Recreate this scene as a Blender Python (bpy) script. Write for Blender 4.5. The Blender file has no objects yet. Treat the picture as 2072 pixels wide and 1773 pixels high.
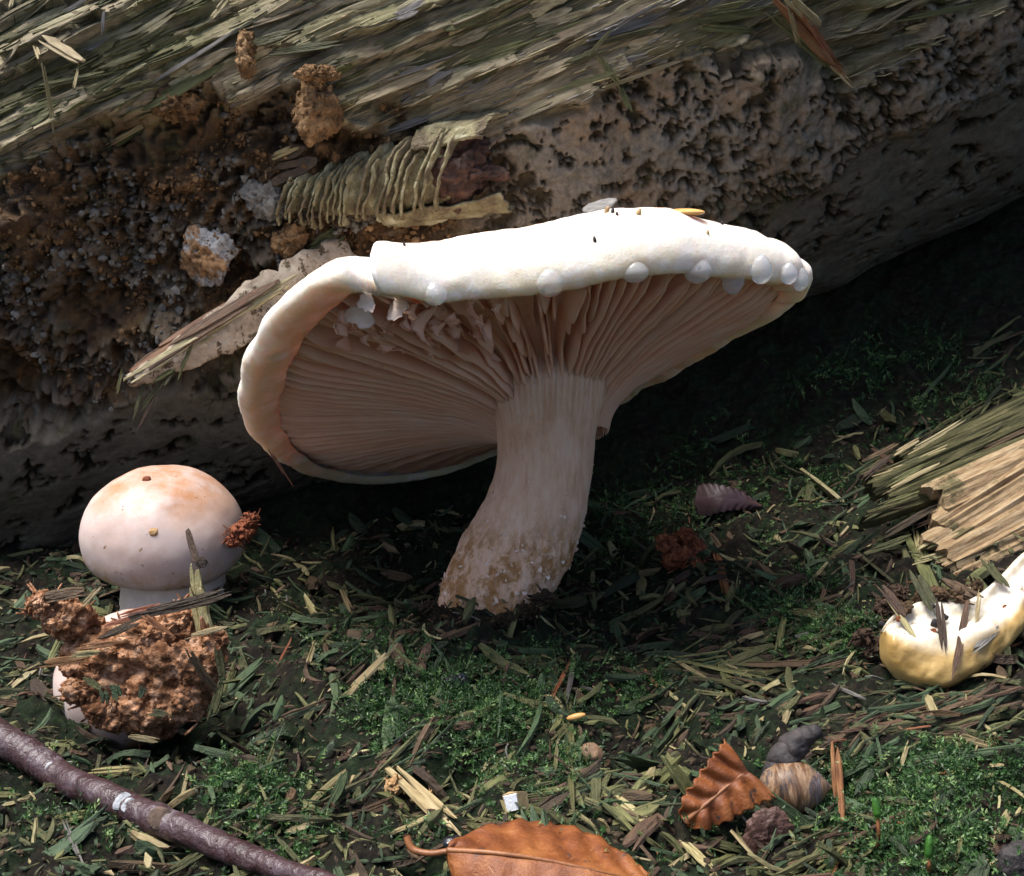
import bpy, math, random
import numpy as np
from mathutils import Vector, Matrix

# ------------------------------------------------------------------ scene, camera, light
# 1 Blender unit = 1 cm (a close-up of a forest floor)
sc = bpy.context.scene
sc.unit_settings.system = 'METRIC'
sc.unit_settings.scale_length = 0.01
COL = sc.collection
PITCH = math.radians(12.0)
CAM = np.array((0.0, -22.0, 8.0))
F = 2501.0                      # focal length in pixels of a 2072 px wide picture
cd = bpy.data.cameras.new('camera')
cam = bpy.data.objects.new('camera', cd)
COL.objects.link(cam)
cam.location = CAM
cam.rotation_euler = (math.pi / 2 - PITCH, 0, 0)
cd.sensor_width = 36
cd.lens = 36 * F / 2072
cd.clip_start = 0.5
cd.clip_end = 5000
cd.dof.use_dof = True
cd.dof.focus_distance = 19.0
cd.dof.aperture_fstop = 0.0435 / (2 * 0.011)
sc.camera = cam

SUN_DIR = np.array((-0.36, -0.08, 1.0))
SUN_DIR /= np.linalg.norm(SUN_DIR)
world = bpy.data.worlds.new('World')
sc.world = world
world.use_nodes = True
nt = world.node_tree
bg = nt.nodes['Background']
sky = nt.nodes.new('ShaderNodeTexSky')
sky.sky_type = 'NISHITA'
sky.sun_disc = False
sky.sun_elevation = math.asin(SUN_DIR[2])
sky.sun_rotation = math.atan2(SUN_DIR[0], SUN_DIR[1])
sky.air_density = 0.7
sky.dust_density = 3.0
nt.links.new(sky.outputs[0], bg.inputs[0])
bg.inputs[1].default_value = 0.12
sd = bpy.data.lights.new('sun', 'SUN')
sd.energy = 4.0
sd.angle = math.radians(32)
sd.color = (1.0, 0.97, 0.92)
sun = bpy.data.objects.new('sun', sd)
COL.objects.link(sun)
sun.location = SUN_DIR * 100
sun.rotation_euler = Vector(SUN_DIR).to_track_quat('Z', 'Y').to_euler()
vs = sc.view_settings
vs.view_transform = 'Standard'
vs.look = 'None'
vs.exposure = 1.0
vs.gamma = 1.0
vs.use_curve_mapping = False

# ------------------------------------------------------------------ pixel <-> place
FW = np.array((0, math.cos(PITCH), -math.sin(PITCH)))
UP = np.array((0, math.sin(PITCH), math.cos(PITCH)))
RT = np.array((1.0, 0, 0))


def ray(px, py):
    return FW + (px - 1036) / F * RT - (py - 886.5) / F * UP


def at(px, py, d):
    return CAM + d * ray(px, py)


# ------------------------------------------------------------------ noise
rng = np.random.default_rng(7)
random.seed(7)
LAT = rng.random((64, 64, 64)).astype(np.float32)


def vnoise(P):
    P = np.asarray(P, dtype=np.float32)
    i = np.floor(P)
    f = P - i
    f = f * f * (3 - 2 * f)
    i = i.astype(np.int32)
    a = i & 63
    b = (i + 1) & 63
    x0, y0, z0 = a[..., 0], a[..., 1], a[..., 2]
    x1, y1, z1 = b[..., 0], b[..., 1], b[..., 2]
    fx, fy, fz = f[..., 0], f[..., 1], f[..., 2]
    c00 = LAT[x0, y0, z0] * (1 - fx) + LAT[x1, y0, z0] * fx
    c10 = LAT[x0, y1, z0] * (1 - fx) + LAT[x1, y1, z0] * fx
    c01 = LAT[x0, y0, z1] * (1 - fx) + LAT[x1, y0, z1] * fx
    c11 = LAT[x0, y1, z1] * (1 - fx) + LAT[x1, y1, z1] * fx
    return (c00 * (1 - fy) + c10 * fy) * (1 - fz) + (c01 * (1 - fy) + c11 * fy) * fz


def fbm(P, freq=1.0, octv=4, seed=0.0, gain=0.5):
    P = np.asarray(P, dtype=np.float32) * np.asarray(freq, dtype=np.float32) + seed * 7.31
    s, a, t = 0.0, 1.0, 0.0
    for k in range(octv):
        s = s + a * vnoise(P)
        t += a
        a *= gain
        P = P * 2.03 + 11.7
    return s / t          # about 0..1, mean .5


def ss(a, b, x):
    t = np.clip((x - a) / (b - a), 0, 1)
    return t * t * (3 - 2 * t)


# ------------------------------------------------------------------ mesh helpers
def np_mesh(name, V, faces, smooth=True, attrs=None):
    """V (n,3), faces (m,4) or (m,3) int array or list of such arrays"""
    me = bpy.data.meshes.new(name)
    V = np.ascontiguousarray(V, dtype=np.float32)
    if not isinstance(faces, list):
        faces = [faces]
    faces = [np.asarray(f, dtype=np.int32) for f in faces if len(f)]
    nl = sum(f.size for f in faces)
    npoly = sum(len(f) for f in faces)
    me.vertices.add(len(V))
    me.vertices.foreach_set('co', V.ravel())
    me.loops.add(nl)
    me.loops.foreach_set('vertex_index', np.concatenate([f.ravel() for f in faces]))
    me.polygons.add(npoly)
    tot = np.concatenate([np.full(len(f), f.shape[1], np.int32) for f in faces])
    st = np.concatenate([[0], np.cumsum(tot)[:-1]]).astype(np.int32)
    me.polygons.foreach_set('loop_start', st)
    me.polygons.foreach_set('loop_total', tot)
    me.polygons.foreach_set('use_smooth', np.full(npoly, smooth, dtype=bool))
    for k, v in (attrs or {}).items():
        v = np.ascontiguousarray(v, dtype=np.float32)
        if v.ndim == 1:
            me.attributes.new(k, 'FLOAT', 'POINT').data.foreach_set('value', v)
        else:
            me.attributes.new(k, 'FLOAT_VECTOR', 'POINT').data.foreach_set('vector', v.ravel())
    me.update(calc_edges=True)
    return me


def grid_faces(nu, nv, wrap_u=False, wrap_v=False, base=0):
    iu = np.arange(nu if wrap_u else nu - 1)
    iv = np.arange(nv if wrap_v else nv - 1)
    a, b = np.meshgrid(iu, iv, indexing='ij')
    a2, b2 = (a + 1) % nu, (b + 1) % nv
    return (np.stack([a * nv + b, a2 * nv + b, a2 * nv + b2, a * nv + b2], -1).reshape(-1, 4) + base)


def obj(name, me, m=None, parent=None, loc=None):
    o = bpy.data.objects.new(name, me)
    COL.objects.link(o)
    if m is not None and me is not None and len(me.materials) == 0:
        me.materials.append(m)
    if parent is not None:
        o.parent = parent
    if loc is not None:
        o.location = loc
    return o


def tag(o, label, cat, group=None, kind=None):
    if label:
        o['label'] = label
    if cat:
        o['category'] = cat
    if group:
        o['group'] = group
    if kind:
        o['kind'] = kind
    return o


def thing(name, label, cat, loc=(0, 0, 0), group=None):
    o = bpy.data.objects.new(name, None)
    COL.objects.link(o)
    o.location = loc
    o.empty_display_size = 0.3
    return tag(o, label, cat, group)


def part(name, V, faces, m, parent, smooth=True, attrs=None):
    """V in world space; parent is an unrotated Empty (or None)"""
    off = np.zeros(3)
    p = parent
    while p is not None:
        off = off + np.array(p.location)
        p = p.parent
    return obj(name, np_mesh(name, np.asarray(V) - off, faces, smooth, attrs), m, parent)


def nrm(v):
    v = np.asarray(v, float)
    return v / (np.linalg.norm(v, axis=-1, keepdims=True) + 1e-9)


def catmull(pts, n):
    pts = np.asarray(pts, float)
    P = np.vstack([2 * pts[0] - pts[1], pts, 2 * pts[-1] - pts[-2]])
    m = len(pts) - 1
    t = np.linspace(0, m, n)
    k = np.minimum(t.astype(int), m - 1)
    f = (t - k)[:, None]
    p0, p1, p2, p3 = P[k], P[k + 1], P[k + 2], P[k + 3]
    return 0.5 * (2 * p1 + (p2 - p0) * f + (2 * p0 - 5 * p1 + 4 * p2 - p3) * f ** 2 + (3 * p1 - p0 - 3 * p2 + p3) * f ** 3)


def tube(path, rad, ns=12, disp=None, caps=True):
    """path (n,3), rad (n,) -> V, faces"""
    path = np.asarray(path, float)
    n = len(path)
    rad = np.broadcast_to(rad, (n,)).astype(float)
    T = nrm(np.gradient(path, axis=0))
    ref = np.array((0.31, 0.22, 0.92))
    if abs(np.dot(T[n // 2], ref)) > 0.9:
        ref = np.array((0.9, -0.4, 0.1))
    A = nrm(np.cross(T, ref))
    B = np.cross(T, A)
    th = np.linspace(0, 2 * np.pi, ns, endpoint=False)
    D = A[:, None, :] * np.cos(th)[None, :, None] + B[:, None, :] * np.sin(th)[None, :, None]
    R = rad[:, None] * np.ones((1, ns))
    if disp is not None:
        R = R + disp(path[:, None, :] + D * R[..., None])
    V = (path[:, None, :] + D * R[..., None]).reshape(-1, 3)
    fs = [grid_faces(n, ns, wrap_v=True)]
    if caps:
        V = np.vstack([V, path[0], path[-1]])
        c0, c1 = n * ns, n * ns + 1
        j = np.arange(ns)
        fs.append(np.stack([np.full(ns, c0), (j + 1) % ns, j], -1))
        fs.append(np.stack([np.full(ns, c1), (n - 1) * ns + j, (n - 1) * ns + (j + 1) % ns], -1))
    return V, fs


def ico(sub=2):
    import bmesh
    bm = bmesh.new()
    bmesh.ops.create_icosphere(bm, subdivisions=sub, radius=1)
    V = np.array([v.co[:] for v in bm.verts])
    Fc = np.array([[v.index for v in f.verts] for f in bm.faces])
    bm.free()
    return V, Fc


ICO = {k: ico(k) for k in (1, 2, 3, 4, 5, 6)}


def lump(c, r, sub=3, amp=0.4, freq=2.0, octv=4, seed=0, squash=(1, 1, 1)):
    V, Fc = ICO[sub]
    S = np.asarray(squash, float)
    d = 1 + amp * 2 * (fbm(V * r * S, freq, octv, seed) - 0.5)
    return np.asarray(c) + V * S * r * d[:, None], Fc


class Bag:
    """collects shapes into one mesh"""
    def __init__(self):
        self.V, self.F, self.A, self.n = [], {}, {}, 0

    def add(self, V, faces, **attrs):
        V = np.asarray(V, float)
        if not isinstance(faces, list):
            faces = [faces]
        for f in faces:
            f = np.asarray(f)
            self.F.setdefault(f.shape[1], []).append(f + self.n)
        self.V.append(V)
        for k, v in attrs.items():
            v = np.asarray(v, float)
            if v.ndim == 0:
                v = np.full(len(V), float(v))
            self.A.setdefault(k, []).append(v)
        self.n += len(V)

    def part(self, name, m, parent=None, smooth=True):
        return part(name, np.vstack(self.V), [np.vstack(f) for f in self.F.values()], m, parent, smooth,
                    {k: np.concatenate(v) for k, v in self.A.items()})


# ------------------------------------------------------------------ materials
class NT:
    def __init__(self, name):
        self.m = bpy.data.materials.new(name)
        self.m.use_nodes = True
        self.t = self.m.node_tree
        self.b = self.t.nodes['Principled BSDF']
        self.out = self.t.nodes['Material Output']

    def n(self, kind, **kw):
        nd = self.t.nodes.new('ShaderNode' + kind)
        for k, v in kw.items():
            setattr(nd, k, v)
        return nd

    def l(self, a, b):
        self.t.links.new(a, b)

    def put(self, x, sock):
        if isinstance(x, (int, float)):
            sock.default_value = x
        elif isinstance(x, tuple):
            sock.default_value = x + (1,) if len(x) == 3 and sock.type == 'RGBA' else x
        else:
            self.l(x, sock)

    def coord(self, attr=None, stretch=None):
        if attr:
            c = self.n('Attribute', attribute_name=attr).outputs['Vector']
        else:
            c = self.n('TexCoord').outputs['Object']
        if stretch is not None:
            mp = self.n('Mapping')
            mp.inputs['Scale'].default_value = stretch
            self.l(c, mp.inputs['Vector'])
            c = mp.outputs[0]
        return c

    def noise(self, c, scale, detail=5, rough=0.6, dist=0.0):
        nd = self.n('TexNoise')
        self.l(c, nd.inputs['Vector'])
        nd.inputs['Scale'].default_value = scale
        nd.inputs['Detail'].default_value = detail
        nd.inputs['Roughness'].default_value = rough
        nd.inputs['Distortion'].default_value = dist
        return nd.outputs['Fac']

    def ramp(self, fac, stops):
        nd = self.n('ValToRGB')
        e = nd.color_ramp.elements
        while len(e) < len(stops):
            e.new(0.5)
        for el, (p, c) in zip(e, stops):
            el.position = p
            el.color = c + (1,) if len(c) == 3 else c
        self.l(fac, nd.inputs['Fac'])
        return nd.outputs['Color']

    def attr(self, name):
        return self.n('Attribute', attribute_name=name).outputs['Fac']

    def math(self, op, a, b=0.0, c=0.0):
        nd = self.n('Math', operation=op)
        self.put(a, nd.inputs[0])
        self.put(b, nd.inputs[1])
        self.put(c, nd.inputs[2])
        return nd.outputs[0]

    def step(self, x, a, b):
        nd = self.n('MapRange')
        nd.interpolation_type = 'SMOOTHSTEP'
        self.put(x, nd.inputs[0])
        nd.inputs[1].default_value = a
        nd.inputs[2].default_value = b
        return nd.outputs[0]

    def mix(self, fac, a, b, mode='MIX'):
        nd = self.n('Mix', data_type='RGBA', blend_type=mode)
        self.put(fac, nd.inputs[0])
        self.put(a, nd.inputs[6])
        self.put(b, nd.inputs[7])
        return nd.outputs[2]

    def bump(self, h, strength=0.4, dist=0.03, prev=None):
        nd = self.n('Bump')
        nd.inputs['Strength'].default_value = strength
        nd.inputs['Distance'].default_value = dist
        self.l(h, nd.inputs['Height'])
        if prev is not None:
            self.l(prev, nd.inputs['Normal'])
        return nd.outputs[0]

    def done(self, col, rough=0.8, spec=0.3, normal=None, sss=0.0, rad=(0.3, 0.15, 0.08), transl=0.0, coat=0.0, trans=0.0):
        b = self.b
        self.put(col, b.inputs['Base Color'])
        self.put(rough, b.inputs['Roughness'])
        self.put(spec, b.inputs['Specular IOR Level'])
        if normal is not None:
            self.l(normal, b.inputs['Normal'])
        if sss:
            b.inputs['Subsurface Weight'].default_value = sss
            b.inputs['Subsurface Radius'].default_value = rad
            b.inputs['Subsurface Scale'].default_value = 1.0
        b.inputs['Coat Weight'].default_value = coat
        b.inputs['Coat Roughness'].default_value = 0.15
        b.inputs['Transmission Weight'].default_value = trans
        if transl:
            t = self.n('BsdfTranslucent')
            self.put(col, t.inputs[0])
            mx = self.n('MixShader')
            mx.inputs[0].default_value = transl
            self.l(b.outputs[0], mx.inputs[1])
            self.l(t.outputs[0], mx.inputs[2])
            self.l(mx.outputs[0], self.out.inputs[0])
        return self.m


def simple(name, stops, scale=3, stretch=None, rough=0.8, spec=0.3, bump=0.4, bscale=20, bdist=0.03, detail=5,
           rand=0.0, dist=0.0, lc=None, bstretch=None, **kw):
    t = NT(name)
    c = t.coord(lc, stretch)
    col = t.ramp(t.noise(c, scale, detail, 0.65, dist), stops)
    if rand:
        r = t.n('ObjectInfo').outputs['Random']
        if lc:
            r = t.math('FRACT', t.math('ADD', r, t.attr('rnd')))
        hs = t.n('HueSaturation')
        t.l(col, hs.inputs['Color'])
        t.put(t.math('MULTIPLY_ADD', r, rand * 2, 1 - rand), hs.inputs['Value'])
        r2 = t.math('FRACT', t.math('MULTIPLY', r, 7.77))
        t.put(t.math('MULTIPLY_ADD', r2, 0.03, 0.488), hs.inputs['Hue'])
        col = hs.outputs[0]
    c2 = t.coord(lc, bstretch or stretch)
    nr = t.bump(t.noise(c2, bscale, 4, 0.6), bump, bdist)
    return t.done(col, rough, spec, nr, **kw)


# litter strips carry 'lc' (their own coordinates, x along the fibre) and 'rnd'
FS = (1.2, 9.0, 9.0)
mSTRIP = {
    'tan': simple('tan_wood', [(0.25, (0.0900, 0.0700, 0.0400)), (0.5, (0.2400, 0.2000, 0.1200)), (0.8, (0.4400, 0.3900, 0.2700))], 2.2, FS, 0.7, 0.3, 0.9, 5, rand=0.3, lc='lc', bdist=0.05),
    'olive': simple('olive_wood', [(0.25, (0.0335, 0.0359, 0.0109)), (0.5, (0.0772, 0.0772, 0.0265)), (0.8, (0.1451, 0.1357, 0.0577))], 2.2, FS, 0.65, 0.4, 0.9, 5, rand=0.5, lc='lc', bdist=0.06),
    'green': simple('green_wood', [(0.25, (0.0133, 0.0265, 0.0094)), (0.5, (0.0312, 0.0530, 0.0218)), (0.8, (0.0725, 0.0967, 0.0437))], 2.2, FS, 0.6, 0.4, 0.9, 5, rand=0.5, lc='lc', bdist=0.06),
    'brown': simple('brown_wood', [(0.25, (0.0265, 0.0148, 0.0086)), (0.5, (0.0632, 0.0359, 0.0195)), (0.8, (0.1162, 0.0725, 0.0390))], 2.2, FS, 0.6, 0.4, 0.9, 5, rand=0.5, lc='lc', bdist=0.06),
    'straw': simple('straw_wood', [(0.25, (0.1061, 0.0749, 0.0312)), (0.5, (0.2246, 0.1810, 0.0874)), (0.8, (0.3245, 0.2808, 0.1685))], 2.2, FS, 0.65, 0.4, 0.6, 4, rand=0.25, lc='lc', bdist=0.04),
    'rust': simple('rust_wood', [(0.25, (0.0672, 0.0196, 0.0084)), (0.5, (0.1512, 0.0560, 0.0224)), (0.8, (0.2352, 0.1232, 0.0560))], 2.2, FS, 0.55, 0.4, 0.5, 4, rand=0.2, lc='lc', bdist=0.03),
    'grey': simple('grey_wood', [(0.25, (0.0425, 0.0382, 0.0340)), (0.5, (0.0978, 0.0892, 0.0808)), (0.8, (0.1836, 0.1742, 0.1615))], 2.2, FS, 0.5, 0.5, 0.5, 4, rand=0.25, lc='lc', bdist=0.03),
}

# ------------------------------------------------------------------ the log's frame and the ground
LR = 9.0
LA = nrm((1.0, 0.05, 0.42))
L0 = np.array((0.0, 11.475, 11.24))          # a point of the axis (x = 0)
LE1 = nrm(np.array((0, -1.0, 0)) - np.dot((0, -1.0, 0), LA) * LA)   # towards the viewer
LE2 = np.cross(LE1, LA)
if LE2[2] < 0:
    LE2 = -LE2


def log_uv(px, py):
    """where a sight line meets the log's mean surface -> (along, around)"""
    d = ray(px, py)
    o = CAM - L0
    do, dd = o - np.dot(o, LA) * LA, d - np.dot(d, LA) * LA
    a, b, c = np.dot(dd, dd), 2 * np.dot(do, dd), np.dot(do, do) - LR * LR
    disc = b * b - 4 * a * c
    t = (-b - math.sqrt(max(disc, 0))) / (2 * a)
    p = CAM + t * d - L0
    return np.dot(p, LA), LR * math.atan2(np.dot(p, LE2), np.dot(p, LE1))


def log_pt(u, v, h=0.0):
    u, v, h = np.broadcast_arrays(np.asarray(u, float), v, h)
    th = v / LR
    r = LR + h
    return L0 + u[..., None] * LA + (r * np.cos(th))[..., None] * LE1 + (r * np.sin(th))[..., None] * LE2


def log_n(v):
    th = np.asarray(v, float) / LR
    return np.cos(th)[..., None] * LE1 + np.sin(th)[..., None] * LE2


def softplus(t):
    return np.logaddexp(0, t)


def g_base(x, y):
    x = np.clip(np.asarray(x, float), -30, 24)
    y = np.asarray(y, float)
    back = ss(-10, 1, y)
    z = 0.30 * softplus((x - 1.8) * 1.2) / 1.2 * (0.22 + 0.78 * back)
    z = z - 0.05 * softplus(-(x + 4.5))
    bottom = L0[2] + x * 0.42 - LR + 0.5
    z = z + np.maximum(bottom - z, 0) * ss(2.0, 12.5, y)  # rising floor carried on up under the log, added to block light from behind
    # hollow under the wood lump at the left, and a little rise where the big stem grows
    z = z - 0.9 * np.exp(-(((x + 5.3) / 1.3) ** 2 + ((y + 4.4) / 1.1) ** 2))
    z = z - 0.5 * np.exp(-(((x + 2.2) / 1.6) ** 2 + ((y - 1.2) / 1.5) ** 2))
    z = z - 0.45 * np.exp(-(((x + 0.9) / 0.7) ** 2 + ((y + 6.6) / 0.5) ** 2))
    z = z + 0.25 * np.exp(-(((x + 0.6) / 1.8) ** 2 + ((y + 5.4) / 0.7) ** 2))
    # the floor rises to where the large stem and the young one stand
    for (qx, qy, qz, sg) in FOOT:
        z = z + qz * np.exp(-(((x - qx) ** 2 + (y - qy) ** 2) / sg ** 2))
    return z


FOOT = []


def g_h(x, y, fine=False):
    x, y = np.broadcast_arrays(np.asarray(x, float), np.asarray(y, float))
    P = np.stack([x, y, np.zeros_like(x)], -1)
    z = g_base(x, y) + 0.9 * (fbm(P, 0.55, 3, 3) - 0.5) + 0.75 * (fbm(P, 1.6, 3, 5) - 0.5)
    if fine:
        z = z + 0.34 * (fbm(P, 4.5, 4, 9) - 0.5)
    return z


for fp, sg in ((at(960, 1240, 20.4), 1.6), (at(350, 1215, 22.8), 1.1), (at(330, 1560, 18.6), 0.8)):
    FOOT.append((fp[0], fp[1], float(fp[2] - g_h(fp[0], fp[1])), sg))


def ground_hit(px, py, lift=0.0):
    d = ray(px, py)
    t = np.linspace(9, 60, 1500)
    P = CAM + t[:, None] * d
    below = P[:, 2] < g_h(P[:, 0], P[:, 1]) + lift
    k = int(np.argmax(below)) if below.any() else len(t) - 1
    return P[k]


def g_normal(x, y):
    e = 0.15
    dx = (g_h(x + e, y) - g_h(x - e, y)) / (2 * e)
    dy = (g_h(x, y + e) - g_h(x, y - e)) / (2 * e)
    return nrm(np.stack([-dx, -dy, np.ones_like(dx)], -1))


def axis_ticks(lo, hi, step, far, n=26):
    core = np.arange(lo, hi, step)
    out = np.geomspace(step * 2, far, n)
    return np.concatenate([(lo - out)[::-1], core, core[-1] + out])


gx = axis_ticks(-12.5, 15.0, 0.055, 380)
gy = axis_ticks(-11.0, 9.0, 0.055, 380)
GX, GY = np.meshgrid(gx, gy, indexing='ij')
GZ = g_h(GX, GY, True)
t = NT('forest_soil')
c = t.coord()
n1 = t.noise(c, 1.1, 6, 0.65, 0.6)
n2 = t.noise(c, 7.0, 5, 0.7)
soil = t.ramp(n2, [(0.35, (0.004, 0.003, 0.002)), (0.52, (0.014, 0.010, 0.006)), (0.74, (0.055, 0.04, 0.024))])
moss = t.ramp(n2, [(0.35, (0.004, 0.008, 0.003)), (0.55, (0.013, 0.026, 0.009)), (0.75, (0.045, 0.065, 0.025))])
col = t.mix(t.step(n1, 0.42, 0.58), soil, moss)
mSOIL = t.done(col, 0.85, 0.2, t.bump(t.noise(c, 8, 9, 0.78), 1.0, 0.16))
ground = part('ground', np.stack([GX, GY, GZ], -1).reshape(-1, 3), grid_faces(len(gx), len(gy)), mSOIL, None)
ground['kind'] = 'structure'
ground['label'] = 'dark mossy forest soil'

# ------------------------------------------------------------------ the rotten log
t = NT('rotten_wood')
c = t.coord('luv')
cf = t.coord('luv', (0.8, 12.0, 1.0))
fib, crumb, crust, pit = t.attr('fib'), t.attr('crumb'), t.attr('crust'), t.attr('pit')
big = t.noise(c, 0.42, 4, 0.6, 0.5)
grain = t.noise(cf, 2.2, 9, 0.82, 0.1)
crack = t.step(t.noise(t.coord('luv', (0.45, 6.0, 1.0)), 1.5, 6, 0.7), 0.40, 0.34)
fine = t.noise(c, 9.0, 6, 0.7)
mid = t.noise(c, 2.3, 6, 0.7, 0.4)
w_tan = t.ramp(grain, [(0.3, (0.13, 0.10, 0.065)), (0.45, (0.30, 0.25, 0.165)), (0.6, (0.47, 0.41, 0.29)), (0.75, (0.62, 0.56, 0.44))])
w_grn = t.ramp(grain, [(0.3, (0.09, 0.085, 0.035)), (0.47, (0.24, 0.22, 0.11)), (0.7, (0.46, 0.46, 0.29))])
lam = t.attr('lam')
wood = t.mix(t.step(t.math('ADD', t.math('MULTIPLY', lam, 0.35), t.math('MULTIPLY', big, 0.8)), 0.45, 0.68), w_grn, w_tan)
hv = t.n('HueSaturation')
t.l(wood, hv.inputs['Color'])
t.put(t.math('MULTIPLY_ADD', t.math('FRACT', t.math('MULTIPLY', lam, 5.3)), 0.8, 0.65), hv.inputs['Value'])
wood = hv.outputs[0]
wood = t.mix(t.math('MULTIPLY', t.step(t.noise(c, 0.75, 3, 0.6), 0.56, 0.68), 0.6), wood, (0.33, 0.235, 0.165))
wood = t.mix(t.math('MULTIPLY', crack, 0.8), wood, (0.05, 0.038, 0.02))
rot = t.ramp(mid, [(0.30, (0.035, 0.022, 0.013)), (0.47, (0.105, 0.062, 0.032)), (0.58, (0.19, 0.11, 0.05)), (0.75, (0.31, 0.19, 0.09))])
rot = t.mix(t.math('MULTIPLY', t.step(big, 0.5, 0.66), 0.75), rot, t.ramp(fine, [(0.3, (0.045, 0.035, 0.028)), (0.7, (0.15, 0.125, 0.10))]))
bare = t.ramp(mid, [(0.3, (0.035, 0.028, 0.018)), (0.5, (0.09, 0.072, 0.045)), (0.72, (0.18, 0.15, 0.095))])
lich = t.ramp(fine, [(0.25, (0.17, 0.16, 0.145)), (0.5, (0.36, 0.335, 0.29)), (0.75, (0.53, 0.505, 0.46))])
lich = t.mix(t.step(big, 0.40, 0.6), lich, t.ramp(fine, [(0.25, (0.20, 0.14, 0.10)), (0.5, (0.40, 0.315, 0.23)), (0.75, (0.54, 0.46, 0.36))]))
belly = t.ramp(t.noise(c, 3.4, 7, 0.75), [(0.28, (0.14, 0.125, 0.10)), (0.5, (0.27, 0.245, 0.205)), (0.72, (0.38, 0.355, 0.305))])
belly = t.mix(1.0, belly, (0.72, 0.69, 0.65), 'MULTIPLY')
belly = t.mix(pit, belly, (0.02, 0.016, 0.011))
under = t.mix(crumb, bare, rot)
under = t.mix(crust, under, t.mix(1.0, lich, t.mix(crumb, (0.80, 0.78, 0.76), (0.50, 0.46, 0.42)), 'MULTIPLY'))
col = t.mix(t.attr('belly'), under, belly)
col = t.mix(fib, col, wood)
grn = t.math('MULTIPLY', t.step(t.noise(c, 1.0, 5, 0.7, 0.6), 0.55, 0.68), 0.55)
col = t.mix(grn, col, t.ramp(fine, [(0.3, (0.035, 0.042, 0.012)), (0.7, (0.14, 0.15, 0.05))]))
b1 = t.bump(t.noise(c, 9, 9, 0.78), 1.0, 0.09)
b2 = t.bump(t.mix(fib, (0.5, 0.5, 0.5), t.noise(t.coord('luv', (1.0, 9.0, 1)), 2.6, 8, 0.78)), 1.0, 0.09, b1)
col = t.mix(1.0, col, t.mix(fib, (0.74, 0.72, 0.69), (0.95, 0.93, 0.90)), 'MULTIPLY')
mLOG = t.done(col, 0.78, 0.3, b2)

lu = np.concatenate([np.linspace(-48, -17.5, 40), np.arange(-17.4, 19.5, 0.045), np.linspace(19.7, 50, 40)])
lv = np.concatenate([np.arange(-13.6, 10.5, 0.045), np.linspace(10.7, 2 * np.pi * LR - 13.8, 60)])
LU, LV = np.meshgrid(lu, lv, indexing='ij')


def poly_v(pix):
    q = sorted(log_uv(*p) for p in pix)
    return np.array([a for a, b in q]), np.array([b for a, b in q])


tu, tv = poly_v([(-150, 330), (0, 300), (200, 255), (420, 175), (520, 150), (620, 180), (760, 240), (950, 240), (1150, 190), (1400, 130), (1560, 130), (1700, 160), (1780, 130), (1900, 60), (2072, -60)])
bu, bv = poly_v([(-150, 900), (0, 880), (200, 870), (350, 810), (650, 700), (1000, 560), (1300, 440), (1600, 400), (1720, 300), (1850, 260), (2072, 170)])
Q = np.stack([LU, LV, 0 * LU], -1).astype(np.float32)
wob = fbm(Q, 0.8, 4, 1) - 0.5
FIB = ss(-0.25, 0.35, LV - np.interp(LU, tu, tv) + 3.0 * wob)
FIB = FIB * ss(13.0, 11.0, np.abs(LV))
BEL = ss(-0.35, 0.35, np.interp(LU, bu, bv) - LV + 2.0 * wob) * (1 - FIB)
uC, _ = log_uv(960, 420)
CRUMB = 1 - ss(-1.0, 1.0, LU - uC + 3 * wob)
MID = np.clip(1 - FIB - BEL, 0, 1)
# torn fibrous top: lamellae that end in ledges
wq = Q + (1.1 * (fbm(Q, (0.22, 0.4, 1), 3, 26) - 0.5))[..., None] * np.array((0, 1, 0), np.float32)
s = wq[..., 1] * 2.3 + 3.6 * fbm(Q, (0.16, 0.9, 1), 4, 2, 0.6)
lay = np.floor(s)
fr = s - lay
brk = np.floor(LU * 0.16 + np.mod(lay * 0.618, 1.0) * 7 + 1.5 * fbm(Q, (0.5, 2.0, 1), 2, 28))
LAM = np.mod(np.sin(lay * 12.9898 + brk * 78.233) * 43758.5453, 1.0)
edgeh = 0.10 + 0.34 * np.mod(LAM * 7.3, 1.0) ** 1.6
dF = edgeh * (1 - fr) ** 0.8 * ss(0.0, 0.07, fr) - 0.16
dF = dF + 0.07 * (fbm(Q, (0.7, 5.5, 1), 3, 4, 0.65) - 0.5) * 2 + 0.5 * (fbm(Q, (0.25, 0.5, 1), 3, 6) - 0.5)
dF = dF - 0.45 * ss(0.60, 0.68, fbm(Q, (0.4, 1.3, 1), 3, 27))
# crumbled middle
hol = ss(0.42, 0.62, fbm(Q, 0.33, 3, 8))
l1 = fbm(Q, 0.9, 4, 10)
l2 = np.abs(fbm(Q, 1.9, 4, 12) - 0.5) * 2
l3 = fbm(Q, 5.0, 4, 14)
dB = -0.75 - 0.5 * hol + 1.5 * (l1 - 0.5) + 0.85 * (0.35 - l2) + 0.55 * (l3 - 0.5) + 0.22 * (fbm(Q, 9, 2, 15) - 0.5)
lace = np.abs(fbm(Q, 2.6, 4, 17, 0.6) - 0.5)
LICH = ss(0.46, 0.56, fbm(Q, 0.75, 4, 16)) * ss(0.085, 0.045, lace)
dB = dB + 0.22 * LICH
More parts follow.
